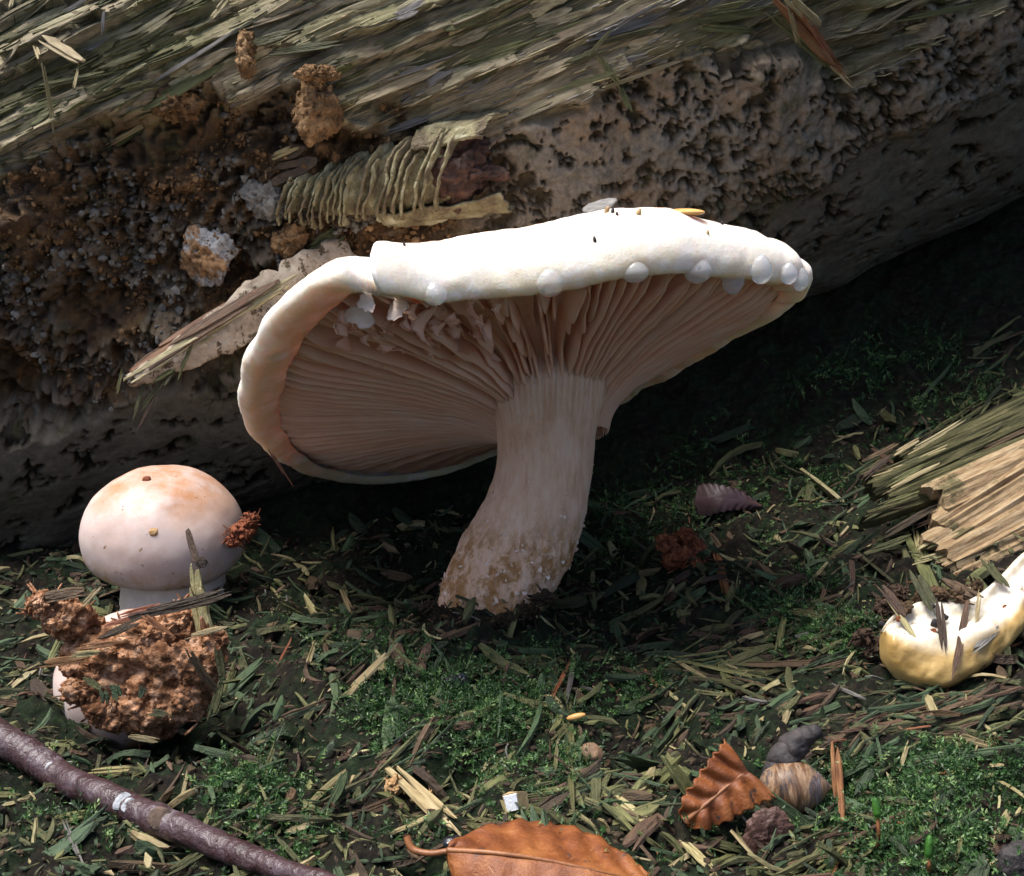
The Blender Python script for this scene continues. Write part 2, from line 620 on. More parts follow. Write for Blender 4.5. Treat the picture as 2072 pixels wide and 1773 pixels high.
# pale crust full of holes
cr = fbm(Q, (2.6, 3.1, 1), 5, 18, 0.66)
lace2 = np.abs(fbm(Q, (2.2, 2.8, 1), 4, 29, 0.62) - 0.5)
CR = np.maximum(ss(0.49, 0.53, cr + 0.22 * (fbm(Q, 0.5, 2, 19) - 0.44)), ss(0.06, 0.035, lace2))
dC = 0.24 * CR + 0.8 * (fbm(Q, 0.55, 3, 20) - 0.5) + 0.30 * (fbm(Q, 5, 3, 21) - 0.5) - 0.15
# belly: smooth, pitted
pt = fbm(Q, (2.4, 3.4, 1), 4, 22, 0.6)
PIT = ss(0.585, 0.65, pt + 0.10 * (fbm(Q, 0.6, 2, 23) - 0.5))
dD = 0.5 * (fbm(Q, 0.5, 3, 24) - 0.5) - 0.16 * PIT + 0.05 * (fbm(Q, 8, 3, 25) - 0.5) - 0.15
dM = dB * CRUMB + dC * (1 - CRUMB)
LD = dF * FIB + (1 - FIB) * (dD * BEL + dM * (1 - BEL))
LD = LD * ss(13.6, 12.0, np.abs(LV)) * ss(40, 20, np.abs(LU)) 
LD = LD + 0.5 * np.sin(LU * 0.23 + 1) * ss(30, 18, np.abs(LU)) * 0.4
CRUSTA = (LICH * CRUMB + CR * (1 - CRUMB))
log = thing('fallen_log', 'huge rotten log with fibrous grey-green top lying behind the mushrooms', 'log', tuple(log_pt(0, -8.0)))
V = log_pt(LU, LV, LD).reshape(-1, 3)
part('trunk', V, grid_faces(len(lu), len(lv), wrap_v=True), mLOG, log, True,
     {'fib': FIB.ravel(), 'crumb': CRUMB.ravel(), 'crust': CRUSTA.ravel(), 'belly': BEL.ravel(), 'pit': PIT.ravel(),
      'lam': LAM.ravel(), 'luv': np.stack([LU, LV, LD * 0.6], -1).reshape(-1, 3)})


def log_d(u, v):
    i = np.clip(np.searchsorted(lu, u), 0, len(lu) - 1)
    j = np.clip(np.searchsorted(lv, v), 0, len(lv) - 1)
    return LD[i, j]


def log_at(px, py, lift=0.0):
    u, v = log_uv(px, py)
    return log_pt(u, v, log_d(u, v) + lift)

# ------------------------------------------------------------------ mushroom materials
t = NT('cap_skin')
c = t.coord()
col = t.ramp(t.noise(c, 0.7, 5, 0.6, 0.3), [(0.3, (0.86, 0.76, 0.66)), (0.5, (0.90, 0.83, 0.74)), (0.7, (0.92, 0.88, 0.81))])
col = t.mix(t.math('MULTIPLY', t.attr('disc'), t.step(t.noise(c, 2.0, 5, 0.65, 1.0), 0.40, 0.62)), col, (0.70, 0.40, 0.24))
col = t.mix(t.math('MULTIPLY', t.step(t.noise(c, 5.0, 6, 0.7), 0.60, 0.75), 0.35), col, (0.72, 0.60, 0.36))
col = t.mix(t.math('MULTIPLY', t.attr('lip'), t.step(t.noise(c, 2.2, 6, 0.7), 0.36, 0.58)), col, (0.80, 0.68, 0.43))
mCAP = t.done(col, 0.45, 0.4, t.bump(t.noise(c, 8, 9, 0.78), 0.7, 0.07), sss=0.5, rad=(0.42, 0.26, 0.15))
t = NT('gill_flesh')
c = t.coord()
col = t.ramp(t.noise(c, 1.5, 4, 0.6), [(0.3, (0.88, 0.53, 0.38)), (0.55, (0.92, 0.62, 0.47)), (0.75, (0.93, 0.69, 0.56))])
mGILL = t.done(col, 0.55, 0.3, t.bump(t.noise(c, 24, 4, 0.6), 0.15, 0.02), sss=0.25, rad=(0.22, 0.10, 0.06), transl=0.38)
mFLAKE = simple('torn_flesh', [(0.3, (0.80, 0.58, 0.44)), (0.7, (0.90, 0.76, 0.66))], 3, None, 0.5, 0.3, 0.25, 20, sss=0.2, transl=0.25)
t = NT('stem_flesh')
c = t.coord()
cs = t.coord(None, (3.0, 3.0, 0.7))
col = t.ramp(t.noise(cs, 2.2, 6, 0.7), [(0.3, (0.68, 0.40, 0.25)), (0.5, (0.85, 0.57, 0.40)), (0.7, (0.89, 0.67, 0.52))])
low = t.attr('low')
scab = t.math('MULTIPLY', t.step(low, 0.1, 0.7), t.step(t.noise(t.coord(None, (1.0, 1.0, 0.7)), 3.4, 9, 0.75, 0.3), 0.44, 0.58))
col = t.mix(scab, col, t.ramp(t.noise(c, 8, 4), [(0.3, (0.36, 0.17, 0.06)), (0.7, (0.56, 0.31, 0.13))]))
col = t.mix(t.math('MULTIPLY', low, t.step(t.noise(c, 1.3, 5, 0.7), 0.62, 0.72)), col, (0.25, 0.13, 0.05))
b1 = t.bump(t.noise(c, 8, 9, 0.8), 0.9, 0.10)
mSTEM = t.done(col, 0.8, 0.2, t.bump(t.noise(cs, 5, 5, 0.7), 0.5, 0.06, b1), sss=0.2, rad=(0.2, 0.1, 0.05))
t = NT('milky_drop')
mDROP = t.done((0.90, 0.92, 0.95), 0.26, 0.5, None, trans=0.80, coat=0.5)
mDROP.node_tree.nodes['Principled BSDF'].inputs['IOR'].default_value = 1.18

# ------------------------------------------------------------------ the large mushroom
CC = at(1075, 742, 21.0)                      # middle of the rim plane
SX, SY = 0.20, -0.45                          # the cap leans away and to the left
CN = nrm((-SX, -SY, 1.0))
CE1 = nrm(np.array((1, 0, SX)))
CE2 = np.cross(CN, CE1)


def on_plane(px, py):
    d = ray(px, py)
    k = np.dot(CC - CAM, CN) / np.dot(d, CN)
    return CAM + k * d


rim_px = [(512, 800), (532, 728), (580, 662), (650, 604), (700, 574), (735, 582), (770, 592), (870, 606), (1000, 598), (1100, 577), (1200, 562),
          (1300, 552), (1400, 549), (1500, 556), (1590, 568), (1632, 580), (1618, 612), (1560, 650), (1480, 690), (1400, 735), (1300, 788),
          (1210, 838), (1100, 888), (1005, 918), (930, 952), (850, 974), (760, 981), (660, 970), (590, 944), (540, 905), (515, 855)]
rim3 = np.array([on_plane(*p) for p in rim_px])
r2 = np.stack([(rim3 - CC) @ CE1, (rim3 - CC) @ CE2], -1)
SO = on_plane(1108, 770)                      # where the stem's axis meets the plane
so = np.array([(SO - CC) @ CE1, (SO - CC) @ CE2])
ph = np.arctan2(r2[:, 1] - so[1], r2[:, 0] - so[0])
rr = np.hypot(r2[:, 0] - so[0], r2[:, 1] - so[1])
k = np.argsort(ph)
ph, rr = ph[k], rr[k]
ph3 = np.concatenate([ph - 2 * np.pi, ph, ph + 2 * np.pi])
rr3 = np.tile(rr, 3)
print('rim radii', np.round(np.degrees(ph)), np.round(rr, 2))
_g = np.linspace(-np.pi, 3 * np.pi, 2881)
_r = np.interp(_g, ph3, rr3)
ker = np.hanning(37)
_rs = np.convolve(np.pad(_r, 18, mode='edge'), ker / ker.sum(), 'valid')


def rim_r(p):
    return np.interp(np.mod(p, 2 * np.pi), _g, _rs)


def ang_of(px, py):
    q = on_plane(px, py) - SO
    return math.atan2(q @ CE2, q @ CE1)


PH_T0, PH_T1 = ang_of(700, 576), ang_of(772, 594)      # the torn notch
print('notch', math.degrees(PH_T0), math.degrees(PH_T1))


def angd(p, q):
    return np.mod(p - q + np.pi, 2 * np.pi) - np.pi


pm = PH_T0 + angd(PH_T1, PH_T0) / 2
hw = abs(angd(PH_T1, PH_T0)) / 2


def cap_p(p, r, h):
    """polar place on the cap: angle, distance from the stem's axis, height over the rim plane"""
    p, r, h = np.broadcast_arrays(np.asarray(p, float), r, h)
    return SO + (r * np.cos(p))[..., None] * CE1 + (r * np.sin(p))[..., None] * CE2 + h[..., None] * CN


big = thing('mushroom', 'large pale mushroom with broad tilted gilled cap, torn margin and thick curved stem', 'mushroom', tuple(at(985, 1235, 21.2)))
# upper skin: from under the rolled margin over to the depressed disc
NP_, NR = 900, 44
pp = np.linspace(0, 2 * np.pi, NP_, endpoint=False)
prof = np.array([(-0.46, 0.20), (-0.32, 0.07), (-0.16, -0.02), (-0.03, -0.03), (0.06, 0.05), (0.12, 0.20), (0.13, 0.40), (0.07, 0.64), (-0.06, 0.85), (-0.22, 0.98), (-0.50, 1.10)])
pc = catmull(np.c_[prof, np.zeros(len(prof))], 28)[:, :2]
R = rim_r(pp)
_tp = [((512, 800), 0.62, 1.2), ((532, 728), 0.56, 1.25), ((580, 662), 0.50, 1.3), ((650, 604), 0.50, 1.2), ((698, 574), 0.52, 1.1), ((772, 592), 0.74, 1.0), ((870, 606), 0.86, 1.0), ((1000, 598), 1.0, 1.0),
       ((1200, 562), 1.08, 1.0), ((1400, 549), 1.04, 1.0), ((1560, 562), 0.86, 1.0), ((1632, 580), 0.62, 1.0), ((1480, 690), 0.55, 0.7), ((1210, 838), 0.55, 0.7), ((930, 952), 0.5, 0.7), ((660, 970), 0.5, 0.8), ((540, 905), 0.56, 1.0)]
_ta = np.array([math.atan2(*(np.array(((on_plane(*p) - SO) @ CE2, (on_plane(*p) - SO) @ CE1)))) for p, h_, w_ in _tp])
_o = np.argsort(_ta)
_ta = _ta[_o]
_th = np.array([q[1] for q in _tp])[_o]
_tw = np.array([q[2] for q in _tp])[_o]


def per(p, tab):
    return np.interp(np.mod(p + np.pi, 2 * np.pi) - np.pi, np.concatenate([_ta - 2 * np.pi, _ta, _ta + 2 * np.pi]), np.tile(tab, 3))


th, tw = per(pp, _th), per(pp, _tw)
wav = fbm(np.stack([np.cos(pp) * 2.4, np.sin(pp) * 2.4, 0 * pp], -1), 1.6, 3, 31) - 0.5
tear = 1 - 0.6 * np.clip((angd(pp, pm) * np.sign(angd(PH_T1, PH_T0)) + hw) / (2 * hw), 0, 1)
notch = ss(hw * 1.02, hw * 0.94, np.abs(angd(pp, pm))) * tear
Rn = R * (1 - 0.24 * notch)
th = th * (1 - 0.45 * notch)
raise_ = 0.22 * notch
rows, disc = [], []
for (dr, h) in pc:
    rows.append(cap_p(pp, Rn + dr * tw + 0.15 * wav, (h * th + 0.17 * wav + raise_)))
    disc.append(np.full(NP_, 0.75 * ss(16, 26, len(disc))))
r_in = Rn - 0.50 * tw + 0.15 * wav
h_in = 1.10 * th + 0.17 * wav + raise_
for k in range(1, 17):
    q = k / 16
    rad = r_in * (1 - q) + 0.001
    hh = h_in * (1 - q) ** 2 + (1.0 + 0.35 * np.sin(q * np.pi) - 0.55 * ss(0.3, 1, q)) * (1 - (1 - q) ** 2)
    rows.append(cap_p(pp, rad, hh))
    disc.append(np.full(NP_, ss(0.04, 0.45, q)))
V = np.stack(rows, 0)
nrow = len(rows)
V = V + ((fbm(V, 1.2, 4, 33) - 0.5) * 0.10 + (fbm(V, 5, 4, 34) - 0.5) * 0.035)[..., None] * CN
V = V + ((fbm(V, (4, 4, 7), 3, 35) - 0.5) * 0.05 * ss(30, 8, np.arange(nrow))[:, None])[..., None] * nrm(V - SO)
# right end of the margin is crimped into a few folds
fold = np.exp(-(angd(pp, ang_of(1632, 585)) / 0.16) ** 2)
V = V + (fold * 0.07 * np.sin(pp * 46))[None, :, None] * (CE1 * 0.7 + CN * 0.7)
cap = part('cap', V.reshape(-1, 3), grid_faces(nrow, NP_, wrap_v=True)[:, ::-1], mCAP, big, True, {'disc': np.concatenate(disc), 'lip': np.repeat(ss(17, 9, np.arange(nrow)), NP_)})


def gill_edge(q, rr_):       # q 0 at stem .. 1 at rim -> height of the gill's free edge
    return np.interp(q, [0, 0.04, 0.10, 0.22, 0.45, 0.75, 0.88, 1.0], [-1.12, -0.92, -0.74, -0.52, -0.28, -0.10, -0.01, 0.19])


def flesh_h(q):
    return np.interp(q, [0, 0.05, 0.12, 0.3, 0.6, 0.9, 1.0], [-0.90, -0.60, -0.32, 0.02, 0.22, 0.26, 0.22])


RS = 0.93
pf = np.linspace(0, 2 * np.pi, 480, endpoint=False)
notchf = ss(hw * 1.02, hw * 0.94, np.abs(angd(pf, pm)))
Rf = rim_r(pf) * (1 - 0.24 * notchf) - 0.30
qf = np.linspace(0, 1, 22)
V = np.stack([cap_p(pf, RS * 0.98 + (Rf - RS) * q, flesh_h(q)) for q in qf], 0)
V = V + ((fbm(V, 2.5, 3, 36) - 0.5) * 0.06)[..., None] * CN
part('cap_flesh', V.reshape(-1, 3), grid_faces(len(qf), len(pf), wrap_v=True), mGILL, cap)

gr = np.random.default_rng(11)
NG = 150
for i in range(NG):
    p0 = 2 * np.pi * (i + 0.35 * (gr.random() - 0.5)) / NG
    short = i % 3 == 1 and gr.random() < 0.8
    q0 = gr.uniform(0.25, 0.5) if short else 0.0
    n = 26
    q = np.linspace(q0, 1, n)
    curl = gr.normal(0, 0.012)
    Rg = rim_r(p0) * (1 - 0.24 * float(np.interp(abs(angd(p0, pm)), [hw * 0.9, hw * 1.02], [1, 0]))) - 0.24 * float(per(p0, _tw))
    r = RS * 0.96 + (Rg - RS) * q
    wv = (fbm(np.stack([r * 1.3, np.full(n, i * 0.83), np.full(n, 3.0)], -1), 0.8, 3, 40) - 0.5) * 0.10 / np.maximum(r, 0.9)
    pb = p0 + wv * 0.5 + curl * np.sin(q * 3)
    pe = p0 + wv * 1.3 + curl * 2 * np.sin(q * 3) + gr.normal(0, 0.006)
    he = gill_edge(q, r)
    hf = flesh_h(q) + 0.05
    if short:
        he = hf + (he - hf) * ss(q0, q0 + 0.25, q) * 0.85
    dam = math.exp(-(float(angd(p0, pm + 0.22)) / 0.30) ** 2)
    if dam > 0.25:                                   # broken gills behind the torn margin
        jag = fbm(np.stack([q * 9, np.full(n, i * 3.7), np.zeros(n)], -1), 1.0, 3, 41)
        cut = np.clip(1.15 - dam * 0.95 * ss(0.36, 0.56, jag) * ss(0.12, 0.4, q), 0.30, 1)
        he = hf + (he - hf) * cut
        pe = pe + gr.normal(0, 0.05) * dam * q
    jit = (fbm(np.stack([q * 22, np.full(n, i * 1.7), np.zeros(n)], -1), 1.0, 2, 42) - 0.5) * 0.03
    he = he + jit
    tb, te = 0.045, 0.016
    top1, top2 = cap_p(pb + tb / r, r, hf), cap_p(pb - tb / r, r, hf)
    hm = 0.5 * (hf + he)
    pm_ = 0.5 * (pb + pe)
    m1, m2 = cap_p(pm_ + 0.030 / r, r, hm), cap_p(pm_ - 0.030 / r, r, hm)
    e1, e2 = cap_p(pe + te / r, r, he), cap_p(pe - te / r, r, he)
    V = np.stack([top1, m1, e1, e2, m2, top2], 1)
    part('gill', V.reshape(-1, 3), grid_faces(n, 6), mGILL, cap)

# torn scraps of flesh hanging in the notch
for i, (px, py, d, w, h, rot) in enumerate([(725, 628, 19.3, 0.34, 0.26, 0.3), (742, 600, 19.2, 0.20, 0.22, -0.2), (800, 618, 18.9, 0.22, 0.30, 0.5), (858, 640, 18.8, 0.26, 0.48, 0.9),
                                            (868, 690, 19.2, 0.14, 0.26, 0.1), (800, 690, 19.6, 0.30, 0.24, -0.5), (760, 670, 19.7, 0.26, 0.28, 0.8), (930, 690, 19.4, 0.26, 0.34, 0.4),
                                            (905, 740, 19.9, 0.20, 0.26, -0.3), (960, 730, 19.8, 0.22, 0.30, 0.2), (840, 740, 20.0, 0.26, 0.22, 1.1), (985, 660, 19.0, 0.18, 0.40, 0.1),
                                            (700, 690, 19.9, 0.26, 0.2, 0.6), (1000, 760, 20.1, 0.2, 0.36, 0.3), (770, 720, 20.1, 0.22, 0.2, -0.9), (890, 650, 19.3, 0.2, 0.3, -0.2)] + [(gr.uniform(690, 1010), 0, 0, gr.uniform(0.10, 0.26), gr.uniform(0.12, 0.28), gr.uniform(-1, 1)) for _ in range(34)]):
    own = py == 0
    if own:
        py = gr.uniform(max(600, 640 - (px - 690) * 0.1), 650 + (px - 690) * 0.42)
    cpt = on_plane(px, py) - CN * gr.uniform(0.0, 0.14)
    w, h = w * 0.72, h * 0.72
    a1 = nrm(np.array((math.cos(rot), 0.35 * math.sin(i * 2.1), -math.sin(rot))))
    a2 = nrm(np.cross(a1, (0.2 * math.sin(i), -1, 0.35 * math.cos(i * 1.3))))
    if own or i > 2:
        a1 = nrm(nrm(cpt - SO) + gr.normal(0, 0.18, 3))
        a2 = nrm(np.cross(np.cross(a1, CN + gr.normal(0, 0.30, 3)), a1))
    nn = np.cross(a1, a2)
    m, nrg = 40, 5
    al = np.linspace(0, 2 * np.pi, m, endpoint=False)
    rad = 0.72 + 0.9 * (fbm(np.stack([np.cos(al) * 1.6, np.sin(al) * 1.6, np.full(m, i * 3.3)], -1), 1.6, 4, 43) - 0.45)
    rows = []
    for q in np.linspace(0.06, 1, nrg):
        xa, ya = rad * q * w * np.cos(al), rad * q * h * np.sin(al)
        rows.append(cpt + xa[:, None] * a1 + ya[:, None] * a2 + (0.9 * xa * xa / w - 0.5 * ya * ya / h + 0.05 * np.sin(9 * ya + i))[:, None] * nn)
    V = np.stack(rows, 0)
    fr4 = grid_faces(nrg, m, wrap_v=True)
    V = np.vstack([V.reshape(-1, 3) + nn * 0.012, V.reshape(-1, 3) - nn * 0.012])
    j = np.arange(m) + (nrg - 1) * m
    f4 = np.vstack([fr4, fr4[:, ::-1] + nrg * m, np.stack([j, np.roll(j, -1), np.roll(j, -1) + nrg * m, j + nrg * m], -1)])
    f3 = f4[:0, :3]
    part('torn_scrap', V, [f4], mGILL if (own or i > 2) else mFLAKE, cap, True)

# stem
sp = [(1106, 700, 21.15, 200), (1106, 760, 21.15, 246), (1106, 808, 21.15, 222), (1106, 865, 21.2, 199), (1104, 930, 21.25, 194), (1093, 1000, 21.3, 200), (1070, 1065, 21.3, 208),
      (1038, 1125, 21.3, 212), (1005, 1180, 21.25, 206), (982, 1235, 21.25, 196), (972, 1290, 21.3, 186), (968, 1340, 21.35, 160)]
cen = catmull([at(a, b, d) for a, b, d, w in sp], 110)
rad = np.interp(np.linspace(0, len(sp) - 1, 110), range(len(sp)), [w / 2 / F * d for a, b, d, w in sp])
rad = np.convolve(np.pad(rad, 4, mode='edge'), np.ones(9) / 9, 'valid')
V, fs = tube(cen, rad, 240, lambda P: (fbm(P, 1.0, 3, 51) - 0.5) * 0.12 + (fbm(P, (6, 6, 3), 4, 52) - 0.5) * 0.05)
lowa = ss(3.1, 1.0, V[:, 2])
V = V + nrm(V - cen[np.clip((np.arange(len(V)) // 240), 0, 109)]) * (lowa * (ss(0.45, 0.6, fbm(V, (3, 3, 2), 4, 53)) - 0.5) * 0.05)[:, None]
vi = np.arange(240 * 110)
row_, ang_ = vi // 240, (vi % 240) / 240 * 2 * np.pi
flute = ss(34, 12, row_) * np.abs(np.sin(ang_ * 30 + 1.5 * fbm(np.stack([np.cos(ang_) * 3, np.sin(ang_) * 3, row_ * 0.02], -1), 1.5, 2, 54)))
V[:240 * 110] += nrm(V[:240 * 110] - np.repeat(cen, 240, 0)) * (0.055 * flute)[:, None]
stem = part('stem', V, fs, mSTEM, big, True, {'low': lowa})
bag = Bag()
sn = nrm(V[:240 * 110] - np.repeat(cen, 240, 0))
for i in range(520):
    k = gr.integers(240 * 30, 240 * 104)
    zlow = ss(3.2, 0.6, V[k, 2])
    if gr.random() > 0.25 + zlow:
        continue
    cpt, nn = V[k], sn[k]
    a1 = nrm(np.cross(nn, gr.normal(0, 1, 3)))
    a2 = np.cross(nn, a1)
    s1 = gr.uniform(0.012, 0.05) * (0.5 + zlow)
    lift = gr.uniform(0.01, 0.05)
    bag.add([cpt - a1 * s1, cpt + a1 * s1, cpt + a1 * s1 * 0.6 + a2 * s1 + nn * lift, cpt - a1 * s1 * 0.5 + a2 * s1 * 0.8 + nn * lift * 0.7], [np.array([[0, 1, 2, 3]])])
o = bag.part('stem_scales', mFLAKE, stem, False)
o['kind'] = 'stuff'

# drops along the margin
for i, (px, py, w, h) in enumerate([(880, 598, 26, 24), (1112, 574, 31, 30), (1285, 552, 29, 24), (1412, 549, 29, 28), (1484, 563, 24, 36), (1541, 548, 23, 30), (1597, 556, 19, 22), (1621, 568, 17, 24), (558, 716, 25, 18)]):
    base = on_plane(px, py)
    tow = nrm(CAM - base)
    cpt = base - tow * 0.06 + CN * 0.02
    d = np.dot(cpt - CAM, FW)
    rx, rz = w / F * d, h / F * d
    Vv, Fc = ICO[4]
    sh = 1 - 0.25 * np.clip(Vv[:, 2], 0, 1)
    Vd = Vv * np.stack([rx * sh, rx * 0.8 * sh, np.full(len(Vv), rz)], -1)
    o = obj('liquid_drop', np_mesh('liquid_drop', Vd, Fc), mDROP, None, tuple(cpt))
    tag(o, ['first', 'second', 'third', 'fourth', 'fifth', 'sixth', 'seventh', 'eighth'][i] + ' milky bead of liquid along the large cap margin, counted from the torn notch' if i < 8 else 'flat bead of liquid on the drooping lobe beyond the torn notch', 'drop', 'milky drops along the cap margin')

# ------------------------------------------------------------------ the small mushroom and the buried one
t = NT('young_cap_skin')
c = t.coord()
col = t.ramp(t.noise(c, 1.2, 5, 0.6), [(0.3, (0.38, 0.28, 0.24)), (0.6, (0.48, 0.39, 0.36))])
top = t.math('MULTIPLY', t.attr('top'), t.step(t.noise(c, 0.9, 7, 0.7), 0.34, 0.66))
col = t.mix(top, col, (0.34, 0.16, 0.07))
col = t.mix(t.math('MULTIPLY', t.attr('edge'), t.step(t.noise(c, 1.6, 5, 0.7), 0.40, 0.62)), col, (0.36, 0.22, 0.11))
col = t.mix(t.step(t.noise(c, 7.0, 4, 0.65), 0.655, 0.69), col, (0.16, 0.08, 0.035))
mYOUNG = t.done(col, 0.5, 0.35, t.bump(t.noise(c, 14, 5, 0.6), 0.12, 0.03), sss=0.35, rad=(0.3, 0.15, 0.1))
mYSTEM = simple('young_stem', [(0.3, (0.42, 0.34, 0.27)), (0.7, (0.58, 0.50, 0.43))], 3, None, 0.7, 0.3, 0.3, 14, sss=0.2)


def young(label, cx, cy, d, wpx, hpx, tilt, stem_px, seed):
    cpt = at(cx, cy, d)
    a, b = wpx / 2 / F * d, hpx / F * d
    th = thing('mushroom', label, 'mushroom', tuple(at(stem_px[-1][0], stem_px[-1][1], d)))
    pr = np.array([(0.50, -0.02), (0.66, -0.10), (0.82, -0.12), (0.95, 0.0), (1.0, 0.20), (0.98, 0.40), (0.88, 0.63), (0.70, 0.81), (0.45, 0.94), (0.2, 0.99), (0.0, 1.0)])
    pr = catmull(np.c_[pr, np.zeros(len(pr))], 60)[:, :2]
    al = np.linspace(0, 2 * np.pi, 120, endpoint=False)
    X = pr[:, 0][:, None] * np.cos(al) * a
    Y = pr[:, 0][:, None] * np.sin(al) * a
    Z = np.repeat((pr[:, 1] * b)[:, None], 120, 1)
    V = np.stack([X, Y, Z], -1)
    V = V * (1 + 0.20 * (fbm(V, 0.45, 2, seed) - 0.5) + 0.05 * (fbm(V, 1.8, 3, seed + 9) - 0.5))[..., None]
    Rm = np.array(Matrix.Rotation(tilt[0], 3, 'X') @ Matrix.Rotation(tilt[1], 3, 'Y'))
    V = V @ Rm.T + cpt
    topa = np.repeat(ss(0.45, 0.95, pr[:, 1]), 120)
    edg = np.repeat(ss(0.22, 0.02, pr[:, 1]), 120)
    part('cap', V.reshape(-1, 3), grid_faces(60, 120, wrap_v=True), mYOUNG, th, True, {'top': topa, 'edge': edg})
    path = catmull([at(x, y, d) for x, y, w in stem_px], 30)
    rr_ = np.interp(np.linspace(0, 1, 30), np.linspace(0, 1, len(stem_px)), [w / 2 / F * d for x, y, w in stem_px])
    V, fs = tube(path, rr_, 48, lambda P: (fbm(P, 1.6, 3, seed + 3) - 0.5) * 0.1)
    part('stem', V, fs, mYSTEM, th)
    return cpt, a, b


small = young('young pinkish-white mushroom with domed brown-stained cap under the log', 330, 1118, 23.6, 318, 168, (0.10, 0.08), [(352, 1110, 205), (352, 1170, 205), (355, 1250, 215), (350, 1330, 180)], 61)
buried = young('pale mushroom mostly buried under the red-brown lump of rotten wood', 280, 1428, 20.3, 300, 190, (0.1, -0.14), [(300, 1390, 130), (315, 1470, 112), (340, 1540, 104), (350, 1610, 90)], 71)

# ------------------------------------------------------------------ strips of wood
def strip(L, W, T, bend=0.0, side=0.0, twist=0.0, nseg=6, fray=0.35, r=None, ns=4):
    """a split strip along x from 0 to L; returns V, faces"""
    r = r or np.random.default_rng(1)
    x = np.linspace(0, 1, nseg + 1)
    w = W / 2 * (1 - fray * np.abs(2 * x - 1) ** 3) * (1 + 0.25 * (r.random(nseg + 1) - 0.5))
    w[0] *= r.uniform(0.25, 0.9)
    w[-1] *= r.uniform(0.15, 0.8)
    zc = bend * L * (4 * x * (1 - x)) + 0.02 * L * (r.random(nseg + 1) - 0.5)
    yc = side * L * (4 * x * (1 - x)) + 0.02 * L * (r.random(nseg + 1) - 0.5)
    a = twist * (x - 0.5)
    rows = []
    for sy, sz in ((-1, -1), (1, -1), (0.75, 1), (-0.75, 1)):
        jx = (r.random(nseg + 1) - 0.5) * L * 0.03
        jx[0] *= 3
        jx[-1] *= 3
        yy, zz = sy * w * (1 + 0.2 * (r.random(nseg + 1) - 0.5)), sz * T / 2 * (1 + 0.5 * (r.random(nseg + 1) - 0.5))
        rows.append(np.stack([x * L + jx, yc + yy * np.cos(a) - zz * np.sin(a), zc + yy * np.sin(a) + zz * np.cos(a)], -1))
    V = np.stack(rows, 1).reshape(-1, 3)
    fs = grid_faces(nseg + 1, 4, wrap_v=True)
    caps = np.array([[0, 1, 2, 3], [nseg * 4 + 3, nseg * 4 + 2, nseg * 4 + 1, nseg * 4]])
    return V, np.vstack([fs[:, ::-1], caps])


def frame(p0, p1, n):
    X = nrm(np.asarray(p1) - np.asarray(p0))
    Y = nrm(np.cross(n, X))
    Z = np.cross(X, Y)
    return np.stack([X, Y, Z], 1)


sr = np.random.default_rng(23)
def bundle(r, nsub=3):
    """a frayed strip: a few split fibres side by side, ends at different lengths; unit size"""
    b = Bag()
    bend, side, tw_ = r.normal(0, 0.05), r.normal(0, 0.12), r.normal(0, 0.5)
    edges = np.sort(np.concatenate([[-0.5], r.uniform(-0.35, 0.35, nsub - 1), [0.5]]))
    for k_ in range(nsub):
        w_ = edges[k_ + 1] - edges[k_]
        x0, x1 = r.uniform(0, 0.22) if k_ else 0, 1 - (r.uniform(0, 0.35) if k_ != nsub // 2 else 0)
        V, fs = strip(x1 - x0, w_ * 1.12, 0.30 * r.uniform(0.6, 1.2), 0, 0, 0, 5, r.uniform(0.1, 0.6), r)
        x = V[:, 0] + x0
        V[:, 0] = x
        V[:, 1] += (edges[k_] + edges[k_ + 1]) / 2 + (x - 0.5) * r.normal(0, 0.12)
        V[:, 2] += r.normal(0, 0.10)
        y, z = V[:, 1].copy(), V[:, 2].copy()
        an = tw_ * (x - 0.5)
        V[:, 1] = y * np.cos(an) - z * np.sin(an) + side * 4 * x * (1 - x)
        V[:, 2] = y * np.sin(an) * 0.6 + z * np.cos(an) + bend * 4 * x * (1 - x) * 3
        b.add(V, fs)
    return np.vstack(b.V), np.vstack(b.F[4])


STRIP_ME = {}
for kind in mSTRIP:
    STRIP_ME[kind] = []
    for i in range(9):
        V, fs = bundle(sr, (2, 3, 3)[i % 3])
        me = np_mesh(kind + '_strip', V, fs, False, {'lc': V * (1.2, 0.15, 0.15) + sr.random(3) * 50, 'rnd': np.full(len(V), sr.random())})
        me.materials.append(mSTRIP[kind])
        STRIP_ME[kind].append(me)


def place_strip(name, kind, p0, p1, n, W, T=None, roll=0.0, parent=None, which=None, overlap=0.0):
    me = STRIP_ME[kind][sr.integers(9) if which is None else which]
    o = bpy.data.objects.new(name, me)
    COL.objects.link(o)
    p0, p1 = np.asarray(p0, float), np.asarray(p1, float)
    L = np.linalg.norm(p1 - p0)
    M = np.eye(4)
    B = frame(p0, p1, n) @ np.array(Matrix.Rotation(roll, 3, 'X'))
    M[:3, :3] = B * np.array((L, W, T or W * 0.45 + 0.02))
    M[:3, 3] = p0 - (np.array(parent.location) if parent is not None else 0)
    if parent is not None:
        o.parent = parent
    o.matrix_local = Matrix(M.tolist())
    return o


